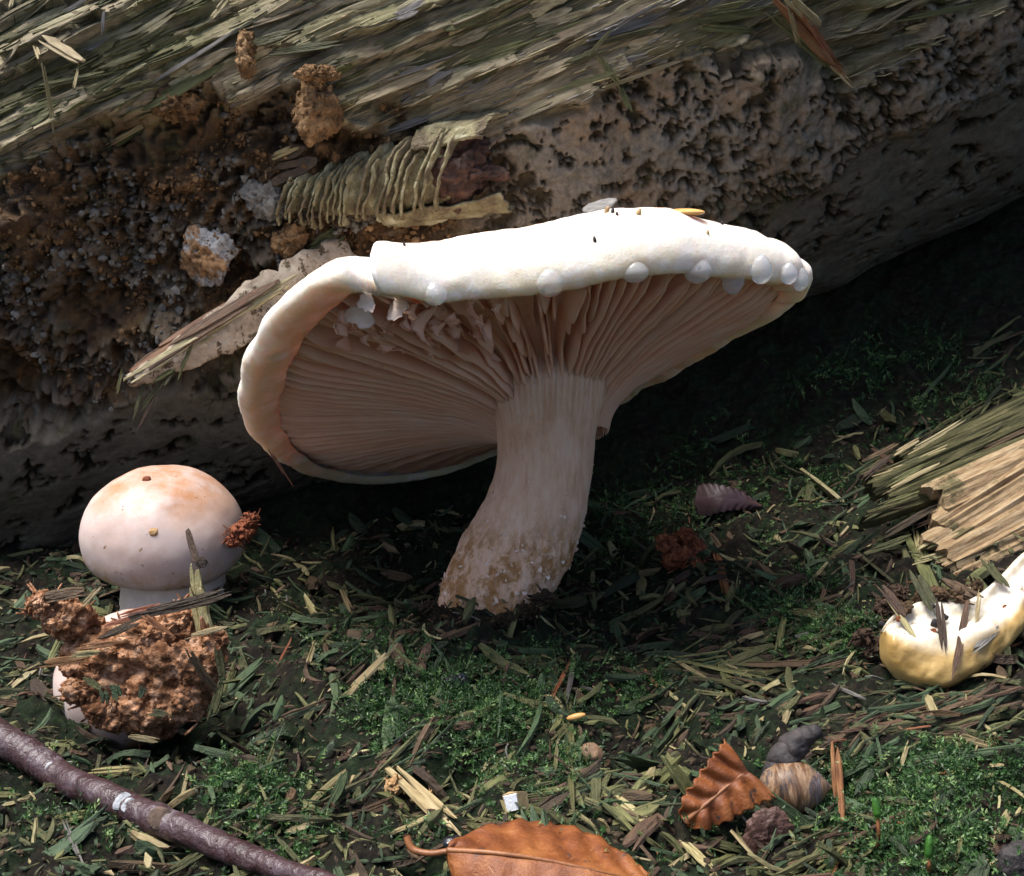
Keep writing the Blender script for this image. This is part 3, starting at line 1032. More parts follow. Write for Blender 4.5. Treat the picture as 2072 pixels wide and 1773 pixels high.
LANDM = [((330, 1200), 'near the young mushroom'), ((280, 1420), 'beside the red-brown wood clump'), ((250, 1650), 'beside the dark twig'), ((900, 1690), 'near the curled orange leaf'), ((1250, 1700), 'in front of the curled leaf tip'),
         ((985, 1280), 'at the foot of the large stem'), ((920, 1400), 'in the bright moss patch'), ((640, 1350), 'on the soil between the two mushrooms'), ((1385, 1130), 'near the rust-red crumb heap'), ((1470, 1010), 'near the purple-brown leaf tip'),
         ((1195, 1528), 'near the brown pebble'), ((1440, 1640), 'near the torn leaf scrap'), ((1600, 1600), 'near the striped husk'), ((1900, 1320), 'beside the cream mushroom'), ((1950, 1000), 'around the split wood'), ((1850, 1680), 'by the moss capsules'),
         ((1480, 1400), 'in the matted fibres behind the husk'), ((1700, 850), 'on the dim bank under the log')]
LANDP = np.array([ground_hit(*p) for p, q_ in LANDM])
KINDW = {'olive': 'olive-green frayed wood shaving', 'green': 'dark green algae-stained wood shaving', 'brown': 'dark brown frayed wood shaving', 'straw': 'pale straw-coloured wood splinter', 'rust': 'rust-brown dry needle', 'tan': 'tan wood sliver', 'grey': 'grey weathered sliver'}


def tag_strip(o, kind, L, W, p):
    k_ = int(np.argmin(np.linalg.norm((LANDP - p)[:, :2], axis=1)))
    size = 'long' if L > 0.8 else 'short'
    wide = 'broad ' if W > 0.24 * L and kind not in ('rust', 'grey') else ''
    nm = KINDW[kind]
    tag(o, size + ' ' + wide + nm + ' ' + LANDM[k_][1], 'needle' if kind == 'rust' else 'sliver' if kind == 'grey' else 'shaving', KINDW[kind] + 's in the litter')
    return o


def strip_name(kind):
    return 'dry_needle' if kind == 'rust' else 'wood_sliver' if kind == 'grey' else 'wood_shaving'


def litter(kind, x0, y0, x1, y1, wpx, lift=0.10):
    p0, p1 = ground_hit(x0, y0, lift), ground_hit(x1, y1, lift)
    d = np.dot(0.5 * (p0 + p1) - CAM, FW)
    n = nrm(g_normal(np.array(p0[0]), np.array(p0[1])) + sr.normal(0, 0.3, 3))
    L, W = np.linalg.norm(p1 - p0), wpx / F * d
    return tag_strip(place_strip(strip_name(kind), kind, p0, p1, n, W), kind, L, W, 0.5 * (p0 + p1))


# pieces one can point to in the photograph (ends in picture coordinates of the sight lines that meet the floor)
for a in [('olive', 1450, 1285, 1490, 1450, 22), ('olive', 1360, 1330, 1560, 1375, 26), ('olive', 1380, 1345, 1560, 1420, 16), ('straw', 1350, 1325, 1440, 1380, 9),
          ('olive', 1585, 1430, 1520, 1490, 18), ('olive', 1390, 1465, 1330, 1530, 14), ('green', 1340, 1485, 1290, 1550, 22), ('olive', 1300, 1540, 1250, 1610, 12),
          ('olive', 1145, 1400, 1160, 1640, 26), ('green', 1125, 1390, 1170, 1580, 20), ('olive', 1180, 1440, 1120, 1500, 16), ('green', 1105, 1330, 1150, 1470, 16),
          ('straw', 1030, 1440, 1080, 1480, 8), ('brown', 930, 1540, 1060, 1500, 18), ('rust', 1110, 1425, 1155, 1335, 9), ('grey', 1145, 1420, 1160, 1345, 10),
          ('green', 1430, 1190, 1340, 1240, 26), ('green', 1460, 1210, 1380, 1225, 24), ('rust', 1448, 1110, 1472, 1205, 18), ('olive', 1700, 1205, 1610, 1228, 18),
          ('straw', 1600, 1430, 1570, 1490, 12), ('olive', 1590, 1240, 1570, 1330, 14), ('rust', 1690, 1500, 1700, 1670, 22), ('rust', 1700, 1665, 1735, 1655, 9),
          ('straw', 1590, 1650, 1607, 1715, 9), ('rust', 1965, 1560, 1880, 1570, 10), ('straw', 1690, 1570, 1640, 1520, 8), ('olive', 720, 1370, 620, 1440, 16),
          ('green', 980, 1395, 900, 1440, 14), ('olive', 960, 1420, 860, 1450, 16), ('olive', 890, 1460, 820, 1545, 20), ('green', 860, 1490, 780, 1530, 16),
          ('straw', 790, 1545, 930, 1680, 38), ('straw', 930, 1600, 1060, 1660, 14), ('olive', 1060, 1610, 1250, 1570, 22), ('olive', 1050, 1635, 1200, 1600, 14),
          ('olive', 1080, 1650, 1010, 1600, 10), ('straw', 1230, 1600, 1330, 1680, 22), ('olive', 1210, 1600, 1300, 1690, 24), ('olive', 1400, 1690, 1500, 1720, 16),
          ('straw', 1380, 1700, 1440, 1760, 20), ('green', 1560, 1700, 1700, 1640, 26), ('olive', 1640, 1760, 1740, 1690, 30), ('green', 1800, 1520, 1950, 1490, 20),
          ('olive', 1700, 1520, 1900, 1500, 26), ('green', 1750, 1560, 2060, 1510, 26), ('brown', 1680, 1495, 2060, 1425, 26), ('rust', 1690, 1498, 1880, 1470, 10),
          ('brown', 1700, 1480, 1960, 1440, 20), ('brown', 1500, 1345, 1760, 1340, 16), ('olive', 1560, 1230, 1760, 1260, 16), ('brown', 1480, 1370, 1570, 1395, 12),
          ('olive', 560, 1500, 510, 1640, 10), ('straw', 640, 1300, 610, 1380, 10), ('straw', 690, 1190, 712, 1240, 10), ('olive', 480, 1340, 440, 1440, 16), ('olive', 640, 1420, 590, 1500, 14),
          ('straw', 590, 1660, 700, 1560, 12), ('green', 700, 1560, 660, 1640, 22), ('olive', 330, 1680, 400, 1730, 14), ('straw', 360, 1740, 290, 1660, 11), ('straw', 380, 1560, 360, 1640, 8),
          ('olive', 240, 1640, 130, 1600, 12), ('olive', 330, 1770, 440, 1710, 20), ('olive', 110, 1710, 50, 1660, 14), ('grey', 130, 1660, 175, 1770, 10), ('olive', 480, 1720, 600, 1640, 12),
          ('brown', 800, 1620, 700, 1660, 20), ('straw', 870, 1650, 780, 1690, 16), ('olive', 800, 1720, 700, 1690, 18), ('green', 820, 1735, 700, 1745, 16), ('straw', 820, 1760, 700, 1773, 12),
          ('olive', 620, 1760, 560, 1690, 14), ('rust', 560, 1345, 590, 1290, 8), ('green', 1250, 1300, 1180, 1360, 14), ('olive', 1340, 1400, 1270, 1430, 10), ('straw', 1340, 1390, 1400, 1440, 7),
          ('olive', 1480, 1200, 1560, 1260, 10), ('green', 1800, 960, 1680, 1020, 26), ('straw', 1860, 1015, 1760, 1060, 8), ('green', 1520, 860, 1420, 900, 26), ('straw', 1850, 1060, 1870, 1160, 12),
          ('straw', 1875, 1060, 1905, 1130, 12), ('olive', 1840, 1080, 1900, 1210, 28), ('olive', 1740, 1120, 1810, 1180, 20), ('brown', 1740, 960, 1900, 930, 14), ('olive', 1990, 880, 1840, 950, 14),
          ('straw', 2060, 1260, 1990, 1250, 8), ('rust', 2070, 1300, 1990, 1330, 9), ('straw', 2000, 1720, 2040, 1640, 16), ('straw', 2050, 1640, 2010, 1700, 14), ('rust', 1680, 1773, 1700, 1720, 14),
          ('straw', 1960, 1770, 2000, 1740, 10), ('straw', 1840, 1500, 1820, 1560, 8), ('olive', 2010, 1500, 1990, 1590, 10), ('brown', 1250, 1350, 1320, 1370, 20), ('rust', 1300, 1350, 1330, 1390, 9)]:
    litter(*a)
EXPL = 101

# the rest of the litter: the biggest as single pieces, the small ones as one mass of each colour
lr = np.random.default_rng(5)


def cap_shade(x, y):
    return 0


cand = []
for i in range(4300):
    x, y = lr.uniform(-11, 12.5), -10.3 + 15.5 * lr.random() ** 1.25
    k = lr.random()
    zone = fbm(np.array([[x, y, 0.0]]), 0.35, 2, 77)[0]
    kind = 'olive' if k < 0.42 else 'green' if k < 0.70 else 'brown' if k < 0.86 else 'straw' if k < 0.955 else 'rust' if k < 0.975 else 'grey'
    if zone > 0.55 and kind == 'olive' and lr.random() < 0.6:
        kind = 'green'
    L = (0.14 + 0.6 * lr.random() ** 1.7) * (1 + 1.0 * (lr.random() ** 5))
    if kind in ('rust', 'grey'):
        L *= 0.6
    W = L * (0.06 + 0.3 * lr.random() ** 2) if kind not in ('rust', 'grey') else L * lr.uniform(0.06, 0.1)
    az = lr.normal(0.35, 0.9) if lr.random() < 0.6 else lr.uniform(0, 2 * math.pi)
    cand.append((L * W, kind, x, y, L, W, az, lr.normal(0, 0.42), lr.normal(0, 0.6)))
xs = np.array([c_[2] for c_ in cand])
ys = np.array([c_[3] for c_ in cand])
ls = np.array([c_[4] for c_ in cand])
azs = np.array([c_[6] for c_ in cand])
z0 = g_h(xs, ys)
dx, dy = np.cos(azs) * ls / 2, np.sin(azs) * ls / 2
za, zb = g_h(xs - dx, ys - dy), g_h(xs + dx, ys + dy)
nn = g_normal(xs, ys)
order = sorted(range(len(cand)), key=lambda i: -cand[i][0] / ((ys[i] + 22) ** 2))
counts = {k_: 0 for k_ in mSTRIP}
bags = {k_: Bag() for k_ in mSTRIP}
for rank, i in enumerate(order):
    A_, kind, x, y, L, W, az, pit_, roll = cand[i]
    lift = 0.0 + 0.13 * lr.random()
    p0 = np.array((x - dx[i], y - dy[i], za[i] + lift - pit_ * L * 0.5))
    p1 = np.array((x + dx[i], y + dy[i], zb[i] + lift + pit_ * L * 0.5))
    n = nrm(nn[i] + lr.normal(0, 0.35, 3))
    if rank < 195:
        counts[kind] += 1
        tag_strip(place_strip(strip_name(kind), kind, p0, p1, n, W, None, roll), kind, L, W, 0.5 * (p0 + p1))
    else:
        V, fs = strip(L, W, W * 0.45 + 0.012, lr.normal(0, 0.06), lr.normal(0, 0.07), roll, 4, 0.5, lr)
        B = frame(p0, p1, n)
        bags[kind].add(V @ B.T + p0, fs, lc=V + lr.random(3) * 50, rnd=lr.random())
mats = [(1440, 1360, 0.0), (1480, 1385, -0.15), (1400, 1345, 0.1), (1560, 1260, 0.0), (1640, 1260, 0.05), (1700, 1345, 0.05), (1600, 1350, 0.0), (1150, 1600, 0.2), (1220, 1585, 0.25), (1100, 1630, 0.2), (1800, 1520, 0.12), (1900, 1500, 0.15), (1980, 1500, 0.15), (1750, 1545, 0.1),
        (1680, 1720, 0.6), (1720, 1690, 0.6), (1620, 1750, 0.6), (1140, 1480, 1.5), (1160, 1550, 1.45), (1130, 1420, 1.6), (1300, 1640, -0.5), (1260, 1620, -0.4), (1780, 1450, 0.15), (1880, 1440, 0.2), (1960, 1420, 0.2), (1850, 920, 0.35), (1950, 860, 0.35), (1750, 960, 0.35), (2000, 720, 0.3),
        (880, 1500, 0.5), (820, 1530, 0.7), (620, 1450, 0.9), (600, 1640, 0.8), (380, 1740, 0.5), (1370, 1490, 0.9), (1540, 1440, 0.4), (1040, 1330, 0.2), (760, 1260, -0.2), (1330, 1230, 0.5)]
for k_, (px, py, az0) in enumerate(mats):
    pc_ = ground_hit(px, py)
    kind0 = ['olive', 'green', 'olive', 'brown'][k_ % 4] if py < 1400 or py > 1470 or px < 1700 else 'brown'
    for i in range(24):
        az = az0 + lr.normal(0, 0.20)
        L, W = 0.2 + 0.9 * lr.random() ** 1.8, 0.02 + 0.10 * lr.random() ** 2
        kind = lr.choice([kind0, kind0, 'olive', 'brown', 'green'])
        c_ = pc_[:2] + np.array((math.cos(az0), math.sin(az0))) * lr.normal(0, 0.45) + np.array((-math.sin(az0), math.cos(az0))) * lr.normal(0, 0.17)
        e_ = np.array((math.cos(az), math.sin(az))) * L / 2
        a_, b_ = c_ - e_, c_ + e_
        lf = lr.uniform(-0.05, 0.12)
        p0, p1 = np.append(a_, g_h(*a_) + lf), np.append(b_, g_h(*b_) + lf + lr.normal(0, 0.05))
        V, fs = strip(np.linalg.norm(p1 - p0), W, W * 0.6 + 0.01, lr.normal(0, 0.02), lr.normal(0, 0.02), lr.normal(0, 0.3), 4, 0.4, lr)
        bags[kind].add(V @ frame(p0, p1, (0, 0, 1)).T + p0, fs, lc=V + lr.random(3) * 50, rnd=lr.random())
for kind, b in bags.items():
    if b.n:
        o = b.part('wood_litter', mSTRIP[kind], None, False)
        tag(o, {'olive': 'small olive wood chips', 'green': 'small dark green wood chips', 'brown': 'small brown wood chips', 'straw': 'small pale wood chips', 'rust': 'tiny rust-brown slivers', 'tan': 'small tan chips', 'grey': 'tiny grey slivers'}[kind] + ' strewn over the soil', 'litter', None, 'stuff')

# fine fragments
for kind, cnt in (('olive', 2600), ('green', 2400), ('brown', 3000), ('straw', 500)):
    b = Bag()
    fx, fy = lr.uniform(-11, 13, cnt), -10.5 + 15.5 * lr.random(cnt) ** 1.3
    fz = g_h(fx, fy, True)
    for i in range(cnt):
        L = 0.04 + 0.22 * lr.random() ** 2
        W = L * lr.uniform(0.15, 0.6)
        az, el = lr.uniform(0, 6.28), lr.normal(0, 0.4)
        p0 = np.array((fx[i], fy[i], fz[i] + 0.03 * lr.random()))
        p1 = p0 + L * np.array((math.cos(az), math.sin(az), math.sin(el)))
        V, fs = strip(L, W, 0.018, 0, lr.normal(0, 0.1), lr.normal(0, 0.4), 2, 0.5, lr)
        b.add(V @ frame(p0, p1, nrm((lr.normal(0, 0.4), lr.normal(0, 0.4), 1))).T + p0, fs, lc=V + lr.random(3) * 50, rnd=lr.random())
    o = b.part('wood_fragments', mSTRIP[kind], None, False)
    tag(o, 'fine %s wood fragments among the litter' % kind, 'litter', None, 'stuff')

# soil crumbs
mCRUMB = simple('soil_crumbs', [(0.35, (0.010, 0.007, 0.005)), (0.55, (0.035, 0.024, 0.014)), (0.75, (0.10, 0.068, 0.04))], 2.3, None, 0.85, 0.25, 0.6, 18)
bag = Bag()
cx, cy = lr.uniform(-11, 13, 9000), -10.5 + 15.5 * lr.random(9000) ** 1.2
cz = g_h(cx, cy, True)
Vi, Fi = ICO[1]
for i in range(9000):
    s_ = 0.012 + 0.055 * lr.random() ** 3
    bag.add(Vi * s_ * lr.uniform(0.6, 1.3, (1, 3)) * (1 + 0.5 * (lr.random((len(Vi), 1)) - 0.5)) + (cx[i], cy[i], cz[i] + s_ * 0.5), Fi)
o = bag.part('soil_crumbs', mCRUMB, None, False)
tag(o, 'dark crumbs of rotten wood and soil on the ground', 'soil', None, 'stuff')

# ------------------------------------------------------------------ moss
t = NT('moss_leaf')
r_ = t.attr('rnd')
col = t.ramp(r_, [(0.0, (0.010, 0.028, 0.009)), (0.5, (0.026, 0.07, 0.018)), (0.85, (0.07, 0.15, 0.04)), (1.0, (0.17, 0.26, 0.09))])
mMOSS = t.done(col, 0.5, 0.45, None, transl=0.25)
mr = np.random.default_rng(31)
bag = Bag()
patches = [(900, 1400, 150, 60, 420), (1010, 1440, 120, 60, 420), (800, 1450, 80, 50, 150), (1150, 1560, 60, 60, 120), (1590, 1240, 60, 80, 220), (1720, 1285, 110, 40, 220), (1640, 1180, 40, 60, 100),
           (1780, 1640, 140, 90, 380), (1960, 1590, 110, 90, 320), (1850, 1720, 180, 60, 300), (1380, 1010, 150, 90, 200), (1250, 1080, 60, 90, 140), (1550, 960, 160, 70, 240), (520, 1590, 60, 60, 90), (460, 1570, 40, 40, 60),
           (560, 1660, 160, 80, 160), (300, 1430, 120, 40, 120), (1200, 1380, 160, 80, 220), (700, 1300, 140, 60, 140), (1100, 1700, 260, 60, 120), (1900, 800, 150, 110, 260), (1700, 760, 150, 70, 140), (120, 1640, 120, 80, 90), (1000, 1560, 140, 40, 120)]
for (px, py, sx, sy, cnt) in patches:
    for i in range(int(cnt * 1.35)):
        qx, qy = px + mr.normal(0, sx * 0.55), py + mr.normal(0, sy * 0.55)
        p = ground_hit(qx, qy) if i % 6 == 0 else None
        if p is not None:
            anchor = p
        p = anchor + np.append(mr.normal(0, 0.16, 2), 0)
        p[2] = g_h(p[0], p[1]) - 0.03
        if -1.1 < p[0] < 1.2 and -0.9 < p[1] < 1.2:
            continue
        d = nrm(np.array((mr.normal(0, 0.7), mr.normal(-0.25, 0.6), 0.7)))
        L = mr.uniform(0.14, 0.46)
        side = nrm(np.cross(d, (0.3, 1, 0.2)))
        rr_ = np.clip(mr.normal(0.45, 0.28), 0, 1)
        s2 = np.cross(d, side)
        bag.add([p - side * 0.008, p + side * 0.008, p + d * L], [np.array([[0, 1, 2]])], rnd=rr_)
        nl = mr.integers(9, 15)
        base = np.linspace(0.2, 1.0, nl)
        bend = np.array((mr.normal(0, 0.3), mr.normal(0, 0.3), -0.3)) * L * 0.6
        for k_, q in enumerate(base):
            a_ = k_ * 2.4
            o_ = nrm(math.cos(a_) * side + math.sin(a_) * s2 + d * 0.9)
            b_ = p + d * L * q + bend * q * q
            ll = mr.uniform(0.045, 0.10) * (1.2 - 0.5 * q)
            ws = nrm(np.cross(o_, d)) * ll * 0.17
            bag.add([b_ - ws, b_ + o_ * ll * 0.5 + ws * 1.1, b_ + o_ * ll, b_ + o_ * ll * 0.5 - ws * 1.1], [np.array([[0, 1, 2, 3]])], rnd=np.clip(rr_ + 0.25 * q - 0.1, 0, 1))
o = bag.part('moss', mMOSS, None, False)
tag(o, 'low feathery green moss growing through the wood litter', 'moss', None, 'stuff')

# ------------------------------------------------------------------ things on the floor
mRED = simple('red_rot', [(0.30, (0.045, 0.018, 0.009)), (0.44, (0.16, 0.07, 0.032)), (0.55, (0.34, 0.175, 0.095)), (0.72, (0.58, 0.37, 0.25))], 5.0, None, 0.9, 0.15, 1.0, 12, 0.09, dist=0.3, detail=9)
mRUST = simple('rust_rot', [(0.28, (0.05, 0.014, 0.007)), (0.5, (0.17, 0.05, 0.022)), (0.75, (0.34, 0.13, 0.06))], 5.0, None, 0.85, 0.25, 0.9, 16, 0.06, dist=0.4)
mTAN = simple('tan_crumb', [(0.3, (0.22, 0.12, 0.05)), (0.6, (0.42, 0.27, 0.13)), (0.8, (0.55, 0.40, 0.22))], 8.0, None, 0.85, 0.25, 0.8, 24)
mDARK = simple('dark_wood', [(0.3, (0.012, 0.010, 0.010)), (0.6, (0.03, 0.024, 0.024)), (0.8, (0.07, 0.055, 0.05))], 5.0, None, 0.7, 0.4, 0.6, 16)
Vi2, Fi2 = ICO[2]


def crumbs_on(bag, V, n, smin, smax, r):
    for i in range(n):
        p = V[r.integers(len(V))]
        s_ = smin + (smax - smin) * r.random() ** 2.5
        bag.add(p + Vi * s_ * r.uniform(0.5, 1.4, (1, 3)) * (1 + 0.6 * (r.random((len(Vi), 1)) - 0.5)), Fi)


def clump(name, label, cat, blobs, d, m, ncr, seed, smax=0.06, amp=0.55, base=None, squash=(1, 0.9, 0.85), group=None):
    r = np.random.default_rng(seed)
    P0 = at(*base, d) if base else at(blobs[0][0], blobs[0][1] + blobs[0][2], d)
    th_ = thing(name, label, cat, tuple(P0), group)
    bag, grit = Bag(), Bag()
    allv = []
    for k_, (px, py, rp) in enumerate(blobs):
        dd = d + r.uniform(-0.25, 0.25)
        V, Fc = lump(at(px, py, dd), rp / F * dd, 5, amp, 3.0, 5, seed + k_, squash)
        V = V + (np.abs(fbm(V, 7, 3, seed) - 0.5) * -0.35 + (fbm(V, 16, 2, seed) - 0.5) * 0.09)[:, None] * nrm(V - at(px, py, dd))
        bag.add(V, Fc)
        allv.append(V)
    bag.part('lump', m, th_, True)
    av = np.vstack(allv)
    crumbs_on(grit, av, ncr, 0.010, smax, r)
    for i in range(ncr // 7):
        p = av[r.integers(len(av))]
        V, fs = strip(r.uniform(0.08, 0.3), r.uniform(0.015, 0.04), 0.02, 0, 0, 0, 3, 0.4, r)
        q = p + nrm(r.normal(0, 1, 3))
        grit.add(V @ frame(p, q, r.normal(0, 1, 3)).T + p, fs)
    o = grit.part('crumbs', m, th_, False)
    o['kind'] = 'stuff'
    return th_


cl = clump('wood_clump', 'red-brown crumbling lump of rotten wood in front of the young mushroom', 'wood',
           [(275, 1385, 92), (225, 1440, 50), (310, 1460, 46), (160, 1335, 44), (170, 1400, 46), (335, 1345, 96), (240, 1340, 84), (300, 1420, 66), (180, 1370, 50), (395, 1335, 62), (190, 1325, 62), (250, 1315, 70), (130, 1255, 52), (85, 1228, 36), (185, 1275, 44), (310, 1285, 62), (365, 1265, 52), (370, 1405, 60), (215, 1385, 52), (425, 1290, 30)],
           18.45, mRED, 2600, 101, 0.07, base=(280, 1440))
nf = np.array((0, -1.0, 0.3))


def stick(parent, kind, x0, y0, d0, x1, y1, d1, wpx, name='splinter', T=None, n=nf, which=None):
    return place_strip(name, kind, at(x0, y0, d0), at(x1, y1, d1), n, wpx / F * d0, T, 0.0, parent, which)


for a in [('brown', 60, 1215, 18.5, 205, 1190, 18.6, 22), ('straw', 165, 1225, 18.5, 205, 1185, 18.6, 10), ('brown', 265, 1245, 18.2, 470, 1195, 18.4, 24), ('rust', 215, 1260, 18.3, 360, 1220, 18.3, 20),
          ('rust', 80, 1345, 18.3, 180, 1330, 18.3, 16), ('straw', 140, 1325, 18.2, 200, 1320, 18.2, 12), ('brown', 200, 1290, 18.2, 300, 1250, 18.2, 16), ('rust', 290, 1245, 18.1, 350, 1290, 18.1, 13),
          ('straw', 370, 1290, 18.1, 460, 1270, 18.2, 10), ('rust', 150, 1310, 18.1, 260, 1300, 18.1, 12), ('brown', 380, 1310, 18.0, 440, 1400, 18.2, 16), ('olive', 450, 1380, 18.2, 425, 1460, 18.2, 18), ('olive', 440, 1310, 18.2, 452, 1390, 18.2, 16),
          ('green', 230, 1385, 18.0, 236, 1420, 18.0, 20), ('green', 205, 1395, 18.0, 212, 1425, 18.0, 16), ('green', 290, 1390, 18.0, 282, 1412, 18.0, 13), ('olive', 170, 1370, 18.1, 210, 1400, 18.1, 14), ('straw', 320, 1500, 18.3, 262, 1490, 18.3, 12), ('olive', 300, 1440, 18.3, 350, 1450, 18.2, 14)]:
    a = list(a)
    a[3] -= 0.45
    a[6] -= 0.45
    stick(cl, *a)

up = thing('wood_splinter', 'tall tan splinter standing upright against the young mushroom cap', 'splinter', tuple(at(415, 1320, 18.3)))
for a in [('straw', 398, 1190, 18.2, 420, 1325, 18.2, 34), ('straw', 394, 1140, 18.2, 402, 1215, 18.2, 22), ('brown', 378, 1072, 18.6, 402, 1150, 18.3, 14), ('brown', 396, 1128, 18.2, 412, 1150, 18.2, 24), ('straw', 408, 1160, 18.25, 412, 1260, 18.25, 14), ('rust', 410, 1250, 18.1, 430, 1330, 18.1, 20)]:
    stick(up, *a)

# crumbs on the young cap
for px, py, rp, lab in [(312, 1078, 13, 'tan crumb of rotten wood stuck to the young mushroom cap'), (296, 972, 9, 'dark brown crumb on top of the young mushroom cap'), (209, 1025, 6, 'small red-brown speck on the left flank of the young cap'), (281, 1035, 5, 'tiny black speck on the young cap above the tan crumb')]:
    d = ray(px, py)
    cpt, a_, b_ = small
    tt = np.linspace(20.5, 26, 800)
    Pq = CAM + tt[:, None] * d - (cpt + np.array((0, 0, 0.25 * b_)))
    ins = (Pq[:, 0] / a_) ** 2 + (Pq[:, 1] / a_) ** 2 + (Pq[:, 2] / (0.78 * b_)) ** 2 < 1
    k_ = int(np.argmax(ins)) if ins.any() else 300
    p = CAM + tt[k_] * d
    V, Fc = lump((0, 0, 0), rp / F * 21, 3, 0.5, 9, 3, px)
    o = obj('crumb', np_mesh('crumb', V, Fc, False), mTAN if rp > 10 else mRUST if rp > 5.5 else mDARK, None, tuple(p))
    tag(o, lab, 'crumb')

clump('wood_clump', 'small dark brown crumb heap against the right side of the young cap', 'wood', [(490, 1075, 26), (510, 1050, 18), (475, 1095, 18)], 22.6, mRUST, 260, 131, 0.05)
clump('wood_clump', 'rust-red crumbly heap of rot right of the large stem', 'wood', [(1370, 1125, 34), (1400, 1110, 34), (1350, 1100, 22), (1410, 1140, 22), (1385, 1085, 20)], float(np.dot(ground_hit(1385, 1150) - CAM, FW)), mRUST, 420, 141, 0.06)
mROTD = simple('brown_rot', [(0.3, (0.03, 0.018, 0.010)), (0.6, (0.09, 0.055, 0.03)), (0.8, (0.20, 0.13, 0.075))], 5, None, 0.9, 0.2, 0.9, 16, 0.06)
clump('wood_clump', 'dark crumbly soil heap touching the cream broken mushroom', 'wood', [(1770, 1310, 30), (1745, 1290, 24), (1790, 1225, 26), (1820, 1200, 24)], float(np.dot(ground_hit(1780, 1330) - CAM, FW)), simple('dark_rot', [(0.3, (0.02, 0.012, 0.008)), (0.6, (0.06, 0.035, 0.022)), (0.8, (0.14, 0.09, 0.055))], 5, None, 0.85, 0.25, 0.9, 16, 0.06), 300, 151, 0.05)
clump('wood_clump', 'tan crumbly rot clinging under the thick straw-coloured splinter', 'wood', [(850, 1620, 24), (880, 1660, 26), (845, 1665, 24), (800, 1590, 18), (820, 1670, 22)], float(np.dot(ground_hit(850, 1640) - CAM, FW)), mTAN, 340, 161, 0.05)

clump('wood_clump', 'dark crumbly soil banked up round the foot of the large stem', 'soil', [(885, 1246, 24), (925, 1256, 24), (975, 1262, 26), (1025, 1256, 24), (1070, 1238, 24), (1102, 1212, 20), (868, 1228, 20), (945, 1268, 20)], float(np.dot(at(975, 1262, 20.05) - CAM, FW)), simple('collar_soil', [(0.3, (0.010, 0.007, 0.004)), (0.6, (0.035, 0.024, 0.014)), (0.8, (0.10, 0.07, 0.04))], 5, None, 0.9, 0.2, 0.9, 16, 0.06), 700, 181, 0.05, squash=(1.2, 0.9, 0.7))
# twig
mTWIG = simple('twig_bark', [(0.3, (0.010, 0.005, 0.006)), (0.46, (0.032, 0.013, 0.014)), (0.58, (0.05, 0.029, 0.034)), (0.75, (0.14, 0.115, 0.125))], 2.6, None, 0.4, 0.5, 0.7, 12, 0.05, detail=8)
mLICH = simple('lichen', [(0.35, (0.06, 0.06, 0.065)), (0.5, (0.26, 0.27, 0.29)), (0.7, (0.42, 0.44, 0.47))], 7, None, 0.8, 0.3, 0.6, 30)
mPEBT = simple('scar_bark', [(0.3, (0.03, 0.02, 0.016)), (0.7, (0.13, 0.085, 0.06))], 8, None, 0.8, 0.3, 0.8, 22)
tp = [(-70, 1440, 62), (0, 1492, 62), (60, 1528, 60), (130, 1575, 58), (200, 1606, 57), (300, 1652, 57), (400, 1692, 58), (500, 1733, 52), (580, 1762, 46), (660, 1790, 44), (760, 1835, 42)]
tw3 = [ground_hit(x, y, 0.24) for x, y, w in tp]
dd = np.array([np.dot(p - CAM, FW) for p in tw3])
dd = np.convolve(np.pad(dd, 2, mode='edge'), np.ones(5) / 5, 'valid')
tw3 = np.array([at(tp[i][0], tp[i][1], dd[i]) for i in range(len(tp))])
path = catmull(tw3, 420)
rad = np.interp(np.linspace(0, 1, 420), np.linspace(0, 1, len(tp)), [tp[i][2] / 2 / F * dd[i] for i in range(len(tp))])
sarc = np.concatenate([[0], np.cumsum(np.linalg.norm(np.diff(path, axis=0), axis=1))])
ringy = fbm(np.stack([sarc * 0.55, 0 * sarc, 0 * sarc], -1), 1, 2, 171)
rad = rad * (1 + 0.06 * np.sin(sarc * 46 + 2 * np.sin(sarc * 9)) * ss(0.46, 0.6, ringy) + 0.16 * (fbm(np.stack([sarc * 1.4, 0 * sarc + 5, 0 * sarc], -1), 1, 3, 172) - 0.5))
knot = np.exp(-((sarc - sarc[np.argmin(np.abs(path[:, 0] - at(325, 1655, dd[5])[0]))]) / 0.16) ** 2)
rad = rad * (1 + 0.22 * knot)
twig = thing('twig', 'dark purple-brown twig with wrinkled bark lying across the litter', 'twig', tuple(path[200]))
V, fs = tube(path, rad, 36, lambda P: (fbm(P, 6, 3, 173) - 0.5) * 0.035 + (fbm(P, 2.2, 2, 174) - 0.5) * 0.04)
part('bark', V, fs, mTWIG, twig)
for px, py, rp, m_, nm in [(238, 1600, 20, mLICH, 'lichen_patch'), (254, 1612, 16, mLICH, 'lichen_patch'), (331, 1642, 22, mPEBT, 'bud_scar'), (25, 1480, 10, mLICH, 'lichen_patch')]:
    k_ = int(np.argmin(np.abs(path[:, 0] - at(px, py, 15.5)[0])))
    nn_ = nrm(np.array((0.1, -0.75, 0.65)))
    p = path[k_] + nn_ * rad[k_] * 1.0
    V, Fc = lump((0, 0, 0), rp / F * 15.5, 4, 0.45, 8, 3, px)
    V = V - nn_ * (V @ nn_)[:, None] * 0.82
    part(nm, V + p, Fc, m_, twig)
tr = np.random.default_rng(3)
